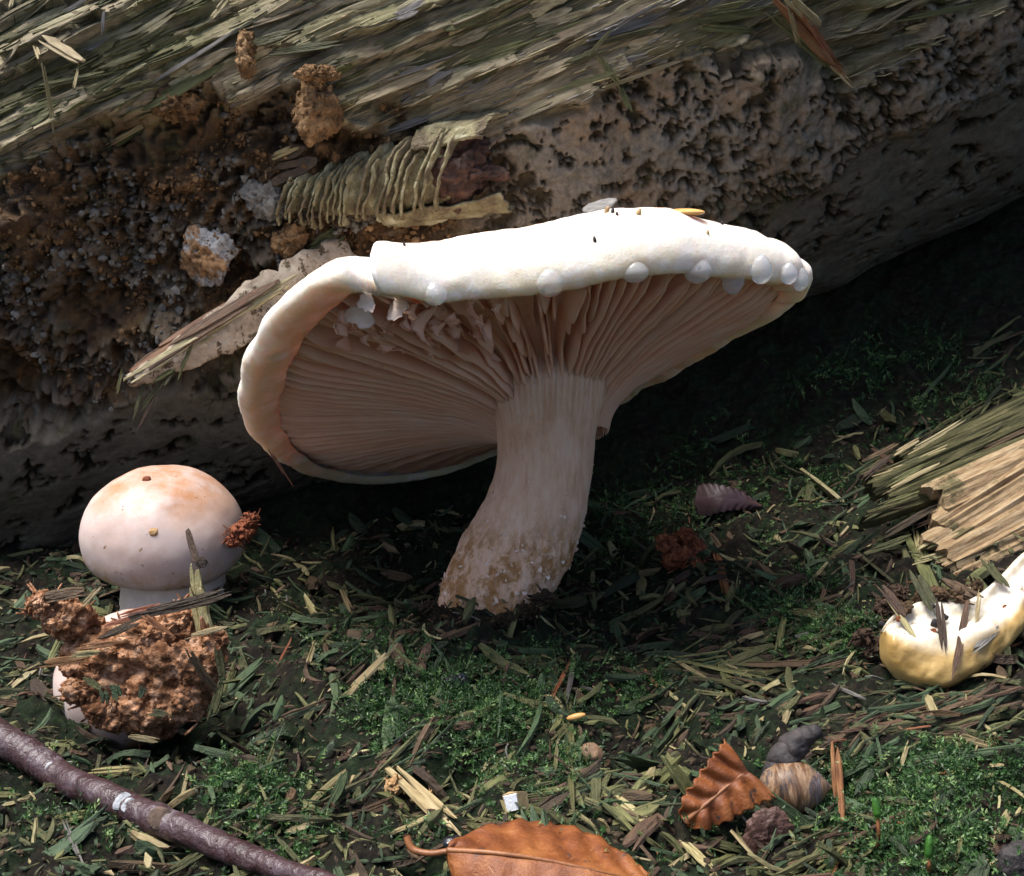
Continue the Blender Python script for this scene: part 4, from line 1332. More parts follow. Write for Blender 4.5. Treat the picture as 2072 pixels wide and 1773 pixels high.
for i in range(26):
    k_ = tr.integers(15, 400)
    nn_ = nrm(np.array((tr.normal(0, 0.2), -0.75 + tr.normal(0, 0.5), 0.6 + tr.normal(0, 0.4))))
    V, Fc = lump((0, 0, 0), tr.uniform(0.012, 0.024), 2, 0.3, 9, 2, i)
    part('lenticel', V + path[k_] + nn_ * rad[k_] * 1.0, Fc, mPEBT, twig)

# beech leaf
t = NT('dead_leaf')
c = t.coord()
col = t.ramp(t.noise(c, 1.6, 5, 0.65, 0.4), [(0.3, (0.085, 0.024, 0.009)), (0.5, (0.20, 0.062, 0.018)), (0.72, (0.34, 0.13, 0.04))])
col = t.mix(t.step(t.noise(c, 4.0, 4, 0.6), 0.64, 0.70), col, (0.06, 0.035, 0.03))
b1 = t.n('TexVoronoi', feature='DISTANCE_TO_EDGE')
t.l(c, b1.inputs['Vector'])
b1.inputs['Scale'].default_value = 16
mLEAF = t.done(col, 0.45, 0.4, t.bump(b1.outputs[0], 0.25, 0.02, t.bump(t.noise(c, 6, 7, 0.7), 0.6, 0.05)), transl=0.15)
mVEIN = simple('leaf_vein', [(0.3, (0.13, 0.045, 0.016)), (0.7, (0.27, 0.11, 0.04))], 5, None, 0.45, 0.4, 0.2)


def leaf(name, label, rib, wfun, side_a, side_b, nveins, curl_a, curl_b, m=None, vr=0.018, pleat=0.05, petiole=None):
    """rib: world points; side_a/side_b: world directions in which the two halves spread"""
    n, k = 60, 15
    rp = catmull(rib, n)
    L = np.linalg.norm(rp[-1] - rp[0])
    s_ = np.linspace(0, 1, n)
    th_ = thing(name, label, 'leaf', tuple(rp[0]))
    rows = []
    tt = np.concatenate([-np.linspace(1, 0, k), np.linspace(0, 1, k)[1:]])
    X = nrm(rp[-1] - rp[0])
    for tq in tt:
        a = nrm(side_a if tq < 0 else side_b)
        nrm_ = np.cross(X, a) * (1 if tq < 0 else -1)
        if nrm_[2] < 0:
            nrm_ = -nrm_
        cu = curl_a if tq < 0 else curl_b
        q = abs(tq)
        w = wfun(s_) * q
        ph_ = (s_ + 0.16 * q) * nveins * 2 * np.pi
        h = cu * L * q * q + pleat * np.cos(ph_) * np.minimum(q * 3, 1) * 0.5
        edge = 0.02 * np.sin(ph_ * 2) * q
        rows.append(rp + X * (0.18 * w)[:, None] + a * (w + edge)[:, None] + nrm_ * h[:, None])
    V = np.stack(rows, 1)
    V = V + ((fbm(V, 2.0, 3, 181) - 0.5) * 0.08)[..., None] * np.array((0, 0, 1))
    nv = len(tt)
    V1 = V.reshape(-1, 3)
    me_f = grid_faces(n, nv)
    o = part('blade', V1, me_f, m or mLEAF, th_)
    md = o.modifiers.new('thickness', 'SOLIDIFY')
    md.thickness = 0.02
    Vt, fs_ = tube(rp + (0, 0, 0.012), np.linspace(vr * 1.9, vr * 0.8, n), 8)
    part('midrib', Vt, fs_, mVEIN, th_)
    for sgn in (0, 1):
        for i in range(nveins):
            s0 = (i + 0.5) / nveins * 0.9
            idx = [(min(n - 1, int((s0 + 0.14 * q) * n)), (k - 1) + (-1 if sgn == 0 else 1) * int(q * (k - 1))) for q in np.linspace(0, 0.95, 7)]
            pv = np.array([V[a_, b_] for a_, b_ in idx]) + (0, 0, 0.006)
            if np.linalg.norm(pv[-1] - pv[0]) > 0.1:
                Vt, fs_ = tube(catmull(pv, 12), np.linspace(vr, vr * 0.4, 12), 6)
                part('vein', Vt, fs_, mVEIN, th_)
    if petiole is not None:
        Vt, fs_ = tube(catmull(petiole, 24), np.linspace(0.045, 0.032, 24), 10)
        part('petiole', Vt, fs_, mVEIN, th_)
    return th_


dl = float(np.dot(ground_hit(1100, 1773) - CAM, FW)) - 0.35
rib = [at(905, 1722, dl + 0.2), at(1000, 1728, dl), at(1100, 1742, dl - 0.05), at(1210, 1765, dl - 0.1), at(1320, 1790, dl)]
leaf('dead_leaf', 'curled orange-brown beech leaf with raised side veins on the litter', rib, lambda s: 1.0 * np.sin(np.pi * np.clip(s, 0, 1) ** 0.8) ** 0.75 + 0.02, (0.05, 0.90, -0.12), (0.0, -0.80, -0.58), 7, 0.02, -0.06,
     petiole=[at(822, 1690, dl + 0.3), at(835, 1718, dl + 0.25), at(870, 1727, dl + 0.2), at(905, 1722, dl + 0.2)], pleat=0.04)
d2 = float(np.dot(ground_hit(1440, 1670) - CAM, FW)) - 0.25
leaf('dead_leaf', 'torn fan-shaped scrap of glossy brown leaf beside the striped husk', [at(1385, 1665, d2), at(1430, 1628, d2), at(1475, 1590, d2 + 0.1), at(1512, 1562, d2 + 0.2)], lambda s: 0.10 + 0.36 * np.sqrt(np.clip(s, 0, 1)), (-0.6, 0.3, 0.55), (0.65, -0.3, -0.7), 4, 0.02, -0.03, pleat=0.10)
d3 = float(np.dot(ground_hit(1470, 1030) - CAM, FW)) - 0.3
mPURP = simple('purple_leaf', [(0.3, (0.022, 0.010, 0.012)), (0.7, (0.05, 0.025, 0.027))], 3, None, 0.5, 0.4, 0.3, 20)
leaf('dead_leaf', 'dull purple-brown pointed leaf tip lying right of the large stem', [at(1405, 1015, d3 + 0.3), at(1450, 1008, d3), at(1500, 1012, d3), at(1542, 1024, d3)], lambda s: 0.34 * (1 - s ** 1.6) + 0.01, (0.1, 0.4, 0.9), (0.1, -0.5, -0.8), 5, -0.05, -0.06, mPURP, 0.006, 0.008)

# striped husk with a black stalk
t = NT('striped_husk')
c = t.coord(None, (3.2, 1.0, 0.7))
col = t.ramp(t.noise(c, 1.7, 5, 0.65, 0.5), [(0.36, (0.012, 0.010, 0.011)), (0.45, (0.11, 0.055, 0.025)), (0.53, (0.23, 0.15, 0.09)), (0.60, (0.055, 0.04, 0.042)), (0.75, (0.27, 0.22, 0.215))])
mHUSK = t.done(col, 0.45, 0.45, t.bump(t.noise(c, 6, 5, 0.6), 0.3, 0.03))
dh = float(np.dot(ground_hit(1600, 1650) - CAM, FW)) - 0.15
hu = thing('seed_husk', 'rounded grey and tan striped husk with black crumpled stalk', 'husk', tuple(at(1605, 1640, dh)))
n = 48
s_ = np.linspace(0, 1, n)
hp = catmull([at(1536, 1602, dh), at(1570, 1598, dh), at(1610, 1593, dh), at(1650, 1592, dh), at(1684, 1592, dh)], n)
hr = 54 / F * dh * np.interp(s_, [0, 0.04, 0.12, 0.28, 0.45, 0.62, 0.8, 0.93, 1], [0.05, 0.42, 0.72, 0.97, 1.0, 0.9, 0.55, 0.2, 0.02])
V, fs = tube(hp, hr, 48, lambda P: (fbm(P, 2.5, 3, 191) - 0.5) * 0.05)
part('shell', V, fs, mHUSK, hu)
bag = Bag()
for px, py, rp in [(1590, 1535, 34), (1612, 1510, 32), (1632, 1488, 22), (1570, 1555, 26), (1648, 1482, 14)]:
    V, Fc = lump(at(px, py, dh + 0.12), rp / F * dh, 4, 0.4, 4, 4, px)
    bag.add(V, Fc)
bag.part('stalk', mDARK, hu)

# white-faced chip, pebble, seed, black husks, bark scrap, dark wood
mWHITE = simple('white_face', [(0.3, (0.62, 0.64, 0.66)), (0.6, (0.80, 0.81, 0.83))], 6, None, 0.5, 0.4, 0.3, 20)
mCHIP = simple('chip_side', [(0.3, (0.30, 0.20, 0.09)), (0.7, (0.50, 0.37, 0.20))], 6, None, 0.6, 0.4, 0.3, 20)
dc = float(np.dot(ground_hit(1040, 1640) - CAM, FW)) - 0.2
chp = thing('wood_chip', 'small squarish chip with a bright white face in the litter', 'chip', tuple(at(1040, 1648, dc)))
q = [np.array(at(*p, dc)) for p in ((1016, 1610), (1046, 1603), (1052, 1640), (1026, 1646))]
e = [np.array(at(*p, dc + 0.15)) for p in ((1030, 1603), (1066, 1602), (1072, 1638), (1040, 1646))]
V = np.array(q + e)
part('chip_body', V + (0, 0.01, 0), [np.array([[1, 5, 6, 2], [0, 4, 5, 1], [2, 6, 7, 3], [3, 7, 4, 0], [4, 7, 6, 5], [3, 2, 1, 0]])[:, ::-1]], mCHIP, chp, False)
cw = np.mean(q, 0)
fw_ = np.array([cw + (p - cw) * 0.86 - FW * 0.012 for p in q] + [cw + (p - cw) * 0.9 for p in q])
part('white_face', fw_, [np.array([[0, 1, 2, 3], [0, 4, 5, 1], [1, 5, 6, 2], [2, 6, 7, 3], [3, 7, 4, 0]])[:, ::-1]], mWHITE, chp, False)


def single(name, label, cat, px, py, rp, m, squash=(1, 1, 1), amp=0.3, freq=4, up=0.05, sub=4, rot=0.0, seed=1, smooth=True):
    p = ground_hit(px, py, up)
    d = np.dot(p - CAM, FW)
    V, Fc = lump((0, 0, 0), rp / F * d, sub, amp, freq, 4, seed, squash)
    R_ = rp / F * d
    V = V + (-np.abs(fbm(V / R_, 2.2, 4, seed) - 0.5) * 0.9 * R_ * amp)[:, None] * nrm(V)
    V = V @ np.array(Matrix.Rotation(rot, 3, 'Y')).T
    o = obj(name, np_mesh(name, V, Fc, smooth), m, None, tuple(p))
    return tag(o, label, cat)


mPEB = simple('brown_stone', [(0.3, (0.09, 0.05, 0.028)), (0.7, (0.22, 0.135, 0.08))], 5, None, 0.7, 0.4, 0.5, 18)
mSEED = simple('orange_seed', [(0.3, (0.45, 0.20, 0.05)), (0.7, (0.68, 0.40, 0.14))], 5, None, 0.4, 0.4, 0.2, 20)
mBLK = simple('black_shell', [(0.3, (0.006, 0.006, 0.008)), (0.7, (0.02, 0.02, 0.026))], 5, None, 0.18, 0.6, 0.3, 16)
single('pebble', 'small brown angular pebble in the green shavings', 'pebble', 1195, 1528, 26, mPEB, (1, 1, 0.85), 0.35, 2.5, 0.12, 4, 0, 5)
single('seed', 'tiny bright orange spindle-shaped seed on the dark litter', 'seed', 1166, 1450, 17, mSEED, (1.2, 0.4, 0.4), 0.12, 3, 0.12, 3, -0.25, 6)
single('beetle_shell', 'shiny black rounded beetle fragment above the curled orange leaf', 'beetle fragment', 918, 1707, 24, mBLK, (1.1, 0.8, 0.6), 0.3, 4, 0.15, 4, 0.1, 7)
single('beetle_shell', 'black pointed husk standing just behind the curled orange leaf', 'beetle fragment', 976, 1692, 19, mBLK, (0.6, 0.6, 1.2), 0.25, 4, 0.12, 4, 0.2, 8)
single('bark_scrap', 'dark red-brown bark scrap below the striped husk', 'bark', 1550, 1700, 58, simple('red_bark', [(0.3, (0.035, 0.016, 0.012)), (0.7, (0.11, 0.055, 0.042))], 4, None, 0.6, 0.4, 0.7, 14), (0.75, 0.25, 1.05), 0.75, 2.0, 0.02, 5, 0.3, 9, False)
single('dark_wood_chunk', 'dark grey chunk of wood at the edge of the mossy litter', 'wood', 2062, 1752, 70, mDARK, (0.8, 0.5, 0.9), 0.35, 1.6, 0.02, 5, 0.4, 10, False)
single('soil_lump', 'sparkling wet black crumb in the bright moss patch', 'soil', 925, 1380, 24, mBLK, (1.2, 0.8, 0.7), 0.5, 6, 0.03, 4, 0, 12, False)

# moss capsules
mCAPS = simple('moss_capsule', [(0.3, (0.014, 0.06, 0.006)), (0.7, (0.045, 0.14, 0.015))], 4, None, 0.4, 0.45, 0.4, 20)
for x0, y0, x1, y1, yb, lab in [(1770, 1612, 1776, 1655, 1720, 'bright green moss capsule on a brown stalk, standing clear of the moss'), (1882, 1688, 1878, 1738, 1770, 'bright green moss capsule sunk among feathery moss leaves')]:
    p = ground_hit(x1, yb)
    d = float(np.dot(p - CAM, FW)) - 0.15
    th_ = thing('moss_capsule', lab, 'moss capsule', tuple(p))
    pa = catmull([at(x0, y0, d), at((x0 + x1) / 2, (y0 + y1) / 2, d), at(x1, y1, d)], 20)
    V, fs = tube(pa, 8.5 / F * d * np.interp(np.linspace(0, 1, 20), [0, 0.08, 0.3, 0.8, 1], [0.25, 0.55, 0.9, 1.0, 0.45]), 14)
    part('capsule', V, fs, mCAPS, th_)
    V, fs = tube(catmull([at(x1, y1, d), at(x1 + 2, (y1 + yb) / 2, d), p], 10), 0.022, 8)
    part('stalk', V, fs, mVEIN, th_)

# ------------------------------------------------------------------ cream broken mushroom and split wood at the right
t = NT('cream_flesh')
c = t.coord()
col = t.ramp(t.noise(c, 2.5, 5, 0.65), [(0.3, (0.42, 0.36, 0.25)), (0.6, (0.64, 0.60, 0.52))])
col = t.mix(t.attr('rim'), col, t.ramp(t.noise(c, 1.6, 5, 0.6), [(0.3, (0.32, 0.19, 0.05)), (0.7, (0.48, 0.34, 0.14))]))
col = t.mix(t.step(t.noise(c, 2.6, 8, 0.75), 0.59, 0.65), col, (0.13, 0.075, 0.03))
mCREAM = t.done(col, 0.4, 0.45, t.bump(t.noise(c, 9, 5, 0.65), 0.3, 0.04), sss=0.3, rad=(0.3, 0.18, 0.08))
dy_ = float(np.dot(ground_hit(1900, 1380) - CAM, FW)) - 0.35
pairs = [((1783, 1285), (1784, 1275)), ((1790, 1330), (1800, 1252)), ((1815, 1362), (1830, 1234)), ((1865, 1384), (1870, 1222)), ((1920, 1388), (1912, 1222)), ((1970, 1364), (1955, 1216)), ((2012, 1338), (1990, 1196)), ((2048, 1302), (2022, 1168)), ((2085, 1256), (2052, 1136)), ((2130, 1205), (2100, 1095)), ((2190, 1160), (2160, 1045))]
lo_ = catmull(np.array([at(*p, dy_ + 0.9 * (1385 - p[1]) / 200) for p, q in pairs]), 90)
up_ = catmull(np.array([at(*q, dy_ + 0.9 * (1385 - q[1]) / 200) for p, q in pairs]), 90)
outn = nrm(np.array((0, -0.72, 0.69)))
al = np.linspace(0, 2 * np.pi, 64, endpoint=False)
ce_, ha_ = (lo_ + up_) / 2, (up_ - lo_) / 2
thk = 0.36 * np.sqrt(np.clip(np.linspace(0, 1, 90) * 9, 0.02, 1))
flat = np.sign(np.sin(al)) * np.abs(np.sin(al)) ** 0.7
V = ce_[:, None, :] + ha_[:, None, :] * (-np.cos(al))[None, :, None] + (thk[:, None] * flat[None, :])[..., None] * outn
hollow = np.exp(-((al - 2.1) / 0.45) ** 2)
V = V - (0.22 * hollow)[None, :, None] * outn + ((fbm(V, 1.8, 5, 203, 0.6) - 0.5) * 0.34)[..., None] * outn
rima = ss(1.5, 1.0, al + 0 * al)[None, :] * np.ones((90, 1)) + ss(3.6, 4.2, al)[None, :]
rima = np.clip(rima + 0.5 * (fbm(V, 1.5, 3, 204) - 0.5), 0, 1)
cm = thing('mushroom', 'broken cream-yellow mushroom cap lying on its side under the split wood', 'mushroom', tuple(at(1900, 1388, dy_)))
part('cap', V.reshape(-1, 3), grid_faces(90, 64, wrap_v=True), mCREAM, cm, True, {'rim': rima.ravel()})
for i, (kind, x0, y0, x1, y1, w, nm, lab) in enumerate([('brown', 1958, 1215, 1930, 1375, 14, 'grass_blade', 'brown dry stalk crossing the cream mushroom'), ('grey', 2022, 1268, 1962, 1320, 15, 'sliver', 'grey-violet sliver stuck on the cream mushroom'),
                                                        ('brown', 1898, 1210, 1912, 1320, 16, 'grass_blade', 'brown wet strip running over the pale face of the cream mushroom'), ('straw', 1985, 1195, 1975, 1262, 9, 'sliver', 'thin straw-coloured sliver at the top of the cream mushroom')]):
    o = place_strip(nm, kind, at(x0, y0, dy_ + 0.9 * (1385 - y0) / 200 - 0.36), at(x1, y1, dy_ + 0.9 * (1385 - y1) / 200 - 0.36), outn, w / F * dy_, 0.03)
    tag(o, lab, 'sliver')

clump('wood_clump', 'crumbly brown rot spilled over the top edge of the cream mushroom', 'wood', [(1835, 1232, 18), (1865, 1215, 20), (1900, 1205, 20), (1940, 1205, 20), (1975, 1188, 18), (1812, 1255, 12)], dy_ + 0.66, mROTD, 380, 171, 0.05)
for i, (kind, x0, y0, x1, y1, w, lab) in enumerate([('olive', 1850, 1150, 1905, 1262, 30, 'broad olive strip leaning onto the top edge of the cream mushroom'), ('brown', 1910, 1170, 1985, 1215, 24, 'dark brown strip lying along the top of the cream mushroom'), ('straw', 1800, 1215, 1850, 1290, 12, 'narrow straw strip over the left corner of the cream mushroom'),
                                                   ('olive', 1990, 1130, 2040, 1190, 18, 'olive strip between the split wood and the cream mushroom'), ('brown', 1780, 1180, 1830, 1250, 22, 'dark strip pressed against the left corner of the cream mushroom')]):
    o = place_strip('wood_strip', kind, at(x0, y0, dy_ + 0.9 * (1385 - y0) / 200 - 0.30), at(x1, y1, dy_ + 0.9 * (1385 - y1) / 200 - 0.34), nrm((0.1, -0.72, 0.69)), w / F * dy_, 0.05)
    tag(o, lab, 'wood strip')
cq = np.random.default_rng(55)
for i in range(16):
    px, py = cq.choice([1800, 1835, 1870, 1905, 1990, 2030]) + cq.uniform(-18, 18), cq.uniform(1225, 1300)
    p = at(px, py, dy_ + 0.9 * (1385 - py) / 200 - 0.30 + (0.05 if px > 1980 else 0))
    V, Fc = lump((0, 0, 0), cq.uniform(0.025, 0.075), 3, 0.6, 9, 3, i + 300, (1, 0.5, 1))
    o = obj('crumb', np_mesh('crumb', V, Fc, False), mRUST if i % 2 else mDARK, None, tuple(p))
    tag(o, 'dark soil crumb stuck to the pale face of the cream mushroom', 'crumb', 'soil crumbs on the cream mushroom')
t = NT('split_wood')
c = t.coord('lc', (1.0, 7.0, 7.0))
gr_ = t.noise(c, 1.6, 6, 0.7, 0.3)
col = t.ramp(gr_, [(0.28, (0.16, 0.09, 0.045)), (0.45, (0.34, 0.23, 0.13)), (0.6, (0.50, 0.38, 0.24)), (0.8, (0.62, 0.54, 0.42))])
col = t.mix(t.math('MULTIPLY', t.step(t.noise(t.coord('lc'), 1.1, 6, 0.75), 0.50, 0.60), 0.85), col, t.ramp(gr_, [(0.3, (0.03, 0.032, 0.013)), (0.7, (0.15, 0.145, 0.065))]))
mSPLIT = t.done(t.mix(1.0, col, (0.95, 0.92, 0.86), 'MULTIPLY'), 0.8, 0.25, t.bump(t.noise(c, 2.5, 9, 0.78), 1.0, 0.10))
t = NT('mossy_split_wood')
c = t.coord('lc', (1.0, 7.0, 7.0))
gr2 = t.noise(c, 1.6, 8, 0.75, 0.3)
col = t.ramp(gr2, [(0.3, (0.02, 0.022, 0.008)), (0.5, (0.075, 0.07, 0.028)), (0.72, (0.19, 0.165, 0.08))])
mSPLITM = t.done(col, 0.8, 0.25, t.bump(t.noise(c, 2.5, 9, 0.78), 1.0, 0.10))
dw = float(np.dot(ground_hit(1980, 1120) - CAM, FW)) - 0.1
slab = thing('split_wood', 'pale split piece of wood with long grain behind the cream mushroom', 'wood', tuple(at(1960, 1150, dw)))
wr = np.random.default_rng(17)
for (x0, y0, e0, x1, y1, e1, w) in [(1900, 1120, 0.1, 2180, 970, 0.9, 105), (1905, 1075, 0.35, 2180, 905, 1.2, 90), (1895, 1010, 0.6, 2180, 880, 1.5, 80), (1915, 1155, -0.05, 2180, 1030, 0.6, 60),
                                    (1800, 1015, 0.9, 2180, 850, 1.9, 46), (1760, 985, 1.1, 2180, 800, 2.2, 50), (1830, 940, 1.5, 2180, 770, 2.6, 50), (1750, 1050, 0.7, 1960, 975, 1.1, 26)]:
    p0, p1 = np.array(at(x0, y0, dw + e0)), np.array(at(x1, y1, dw + e1))
    L, W = np.linalg.norm(p1 - p0), w / F * dw
    nu, nw = 40, 14
    xx, yy = np.meshgrid(np.linspace(0, 1, nu), np.linspace(-1, 1, nw), indexing='ij')
    Pn = np.stack([xx * L, yy * W, 0 * xx + y0 * 0.1], -1)
    endj = (fbm(np.stack([0 * yy, yy * 4 + y0, 0 * yy], -1), 1, 2, 211) - 0.5) * 0.7
    hgt = 0.10 * (1 - yy ** 2) + 0.22 * (fbm(Pn, (0.4, 7, 1), 4, 212) - 0.5) + 0.03
    top_ = np.stack([xx * L + endj * (1 - xx), yy * W / 2, hgt], -1)
    bot_ = np.stack([xx * L + endj * (1 - xx), yy * W / 2 * 0.95, hgt * 0 - 0.22], -1)
    Vv = np.vstack([top_.reshape(-1, 3), bot_.reshape(-1, 3)])
    B = frame(p0, p1, nrm((-0.1, -0.75, 0.75)))
    fa = grid_faces(nu, nw)
    fb = grid_faces(nu, nw)[:, ::-1] + nu * nw
    bi = np.concatenate([np.arange(nw), (np.arange(1, nu)) * nw + nw - 1, (nu - 1) * nw + np.arange(nw - 2, -1, -1), np.arange(nu - 2, 0, -1) * nw])
    fcs = np.stack([bi, np.roll(bi, -1), np.roll(bi, -1) + nu * nw, bi + nu * nw], -1)
    part('plank_layer', Vv @ B.T + p0, [np.vstack([fa, fb, fcs[:, ::-1]])], mSPLITM if w < 55 else mSPLIT, slab, False, {'lc': Vv + wr.random(3) * 40})
for i in range(46):
    x0, y0 = wr.uniform(1740, 2040), wr.uniform(900, 1140)
    e0 = (1150 - y0) / 150 - 0.12
    place_strip('fibre', wr.choice(['olive', 'straw', 'brown', 'olive']), at(x0, y0, dw + e0), at(x0 + wr.uniform(60, 150), y0 - wr.uniform(20, 70), dw + e0 + 0.25), (0, -0.7, 0.7), wr.uniform(8, 16) / F * dw, None, 0, slab)

# ------------------------------------------------------------------ pieces of the log
mRIDGE = simple('ridge_wood', [(0.28, (0.05, 0.04, 0.022)), (0.42, (0.13, 0.10, 0.06)), (0.54, (0.21, 0.185, 0.10)), (0.70, (0.42, 0.40, 0.28))], 2.2, None, 0.75, 0.3, 1.0, 12, 0.07, dist=0.2, detail=8)
mCORE = simple('stub_core', [(0.28, (0.012, 0.007, 0.005)), (0.5, (0.04, 0.018, 0.012)), (0.75, (0.12, 0.06, 0.04))], 3.5, None, 0.7, 0.35, 0.8, 10, 0.08, dist=0.5)
SA, SB = log_at(600, 400, -0.1), log_at(990, 335, 0.0)
SA, SB = np.array(at(590, 405, np.dot(SA - CAM, FW))), np.array(at(985, 332, np.dot(SA - CAM, FW) - 0.75))
SDX = nrm(SB - SA)
SL = np.linalg.norm(SB - SA)
SN = nrm(np.cross(SDX, (0, 0, 1)))
if SN[1] > 0:
    SN = -SN
ST = np.cross(SN, SDX)
if ST[2] < 0:
    ST = -ST
stub = thing('branch_stub', None, None, tuple(SA - np.array(log.location)))
stub.parent = log
stub.location = SA - np.array(log.location)


def stub_r(s_):
    return np.interp(s_, [0, 0.3, 0.7, 1.0], [0.42, 0.66, 0.84, 0.86])


def stub_pt(s_, al, r):
    return SA + (s_ * SL)[..., None] * SDX + (r * np.cos(al))[..., None] * SN + (r * np.sin(al))[..., None] * ST


def stub_part(name, V, fs, m, smooth=True):
    off = SA
    return obj(name, np_mesh(name, V.reshape(-1, 3) - off, fs, smooth), m, stub)


s2_, a2_ = np.meshgrid(np.linspace(-0.05, 0.84, 90), np.linspace(0, 2 * np.pi, 90, endpoint=False), indexing='ij')
rb = stub_r(s2_) - 0.13 + 0.14 * (fbm(stub_pt(s2_, a2_, stub_r(s2_)), 2.5, 4, 221) - 0.5)
stub_part('body', stub_pt(s2_, a2_, rb), grid_faces(90, 90, wrap_v=True), mRIDGE)
rd = np.random.default_rng(9)
pos = np.concatenate([np.linspace(0.04, 0.42, 11), np.linspace(0.46, 0.86, 9)]) + rd.normal(0, 0.009, 20)
for i, s0 in enumerate(pos):
    lean = 0.10 + 0.05 * s0
    lo, hi = -1.25 + rd.uniform(-0.2, 0.35), 1.45 + rd.uniform(-0.9, 0.2)
    al = np.linspace(lo, hi, 44)
    rad = stub_r(s0) + 0.02 * np.sin(al * 3 + i)
    taper = ss(0, 0.15, (al - lo) / (hi - lo)) * ss(1.0, 0.8, (al - lo) / (hi - lo))
    out = (0.03 + rd.uniform(0.02, 0.11)) * taper
    out = out * (1 + 0.7 * (fbm(np.stack([al * 3, np.full(44, i * 5.1), 0 * al], -1), 2.5, 4, 222) - 0.5) * 2)
    sx = s0 + lean * np.sin(al) * 0.9 - 0.05 * np.cos(al * 0.9) + 0.06 * (fbm(np.stack([al * 1.6, np.full(44, i * 0.30), 0 * al], -1), 1.0, 4, 223) - 0.5)
    tk = 0.028 / SL * (0.9 if s0 < 0.43 else 1.3)
    rows = [stub_pt(sx - tk, al, rad - 0.12), stub_pt(sx - tk * 0.6, al, rad + out), stub_pt(sx + tk * 0.9, al, rad + out * 1.02), stub_pt(sx + tk, al, rad - 0.12)]
    V = np.stack(rows, 1)
    V = V + (fbm(V, 7, 3, 224)[..., None] - 0.5) * 0.07
    stub_part('ridge', V, grid_faces(44, 4), mRIDGE)
# hood over the broken end, and the dark red core
s2_, a2_ = np.meshgrid(np.linspace(0.66, 1.13, 50), np.linspace(0.55, 2.7, 70), indexing='ij')
edge = 0.45 * (fbm(np.stack([a2_ * 2.2, 0 * a2_, 0 * a2_], -1), 1.6, 4, 225) - 0.55) - 0.10 * np.abs(a2_ - 1.5)
rh = stub_r(s2_) + 0.03 + 0.30 * (fbm(stub_pt(s2_, a2_, stub_r(s2_)), (2, 5, 5), 4, 226) - 0.5)
o = stub_part('hood', stub_pt(s2_ + edge * (s2_ - 0.66) * 2.2 + 0.05 * np.sin(a2_), a2_, rh), grid_faces(50, 70), mRIDGE)
md = o.modifiers.new('thickness', 'SOLIDIFY')
md.thickness = 0.07
md.offset = 0
for nm, s_c, aa, rc, r_, sq in [('core', 0.88, 0.2, 0.12, 0.80, (0.75, 0.95, 1.0)), ('core', 0.99, -0.45, 0.46, 0.36, (1.3, 0.8, 0.55)), ('core', 0.97, 1.0, 0.36, 0.36, (0.8, 0.9, 0.8)), ('core', 0.83, 0.5, 0.55, 0.30, (1.0, 0.7, 0.7))]:
    c_ = stub_pt(np.array(s_c), np.array(aa), np.array(rc))
    V, Fc = lump(c_, r_, 5, 0.6, 2.0, 5, int(s_c * 100), sq)
    V = V + (np.abs(fbm(V, (2.5, 5, 6), 3, 229) - 0.5) * -0.4)[:, None] * nrm(V - c_)
    stub_part(nm, V, Fc, mCORE)
# apron of greenish wood under the stub
s2_, a2_ = np.meshgrid(np.linspace(0.45, 1.08, 40), np.linspace(-1.9, -0.95, 24), indexing='ij')
ra = stub_r(s2_) + 0.02 + 0.3 * (fbm(stub_pt(s2_, a2_, stub_r(s2_)), (2, 6, 6), 3, 227) - 0.5) + 0.10 * ss(-1.2, -1.9, a2_)
s2_ = s2_ + 0.10 * (fbm(np.stack([a2_ * 3, s2_ * 2, 0 * a2_], -1), 1.5, 3, 228) - 0.5)
o = stub_part('apron', stub_pt(s2_, a2_ + 0.5 * (fbm(np.stack([s2_ * 9, 0 * s2_, 0 * s2_], -1), 1.0, 4, 230) - 0.5), ra), grid_faces(40, 24), mRIDGE)
md = o.modifiers.new('thickness', 'SOLIDIFY')
md.thickness = 0.05


def log_strip(kind, x0, y0, x1, y1, wpx, l0=0.1, l1=0.1, name='fibre', T=None, n=None):
    p0, p1 = log_at(x0, y0, l0), log_at(x1, y1, l1)
    d = np.dot(p0 - CAM, FW)
    nn_ = log_n(log_uv(x0, y0)[1]) if n is None else n
    return place_strip(name, kind, p0, p1, nn_ + sr.normal(0, 0.15, 3), wpx / F * d, T, 0.0, log)


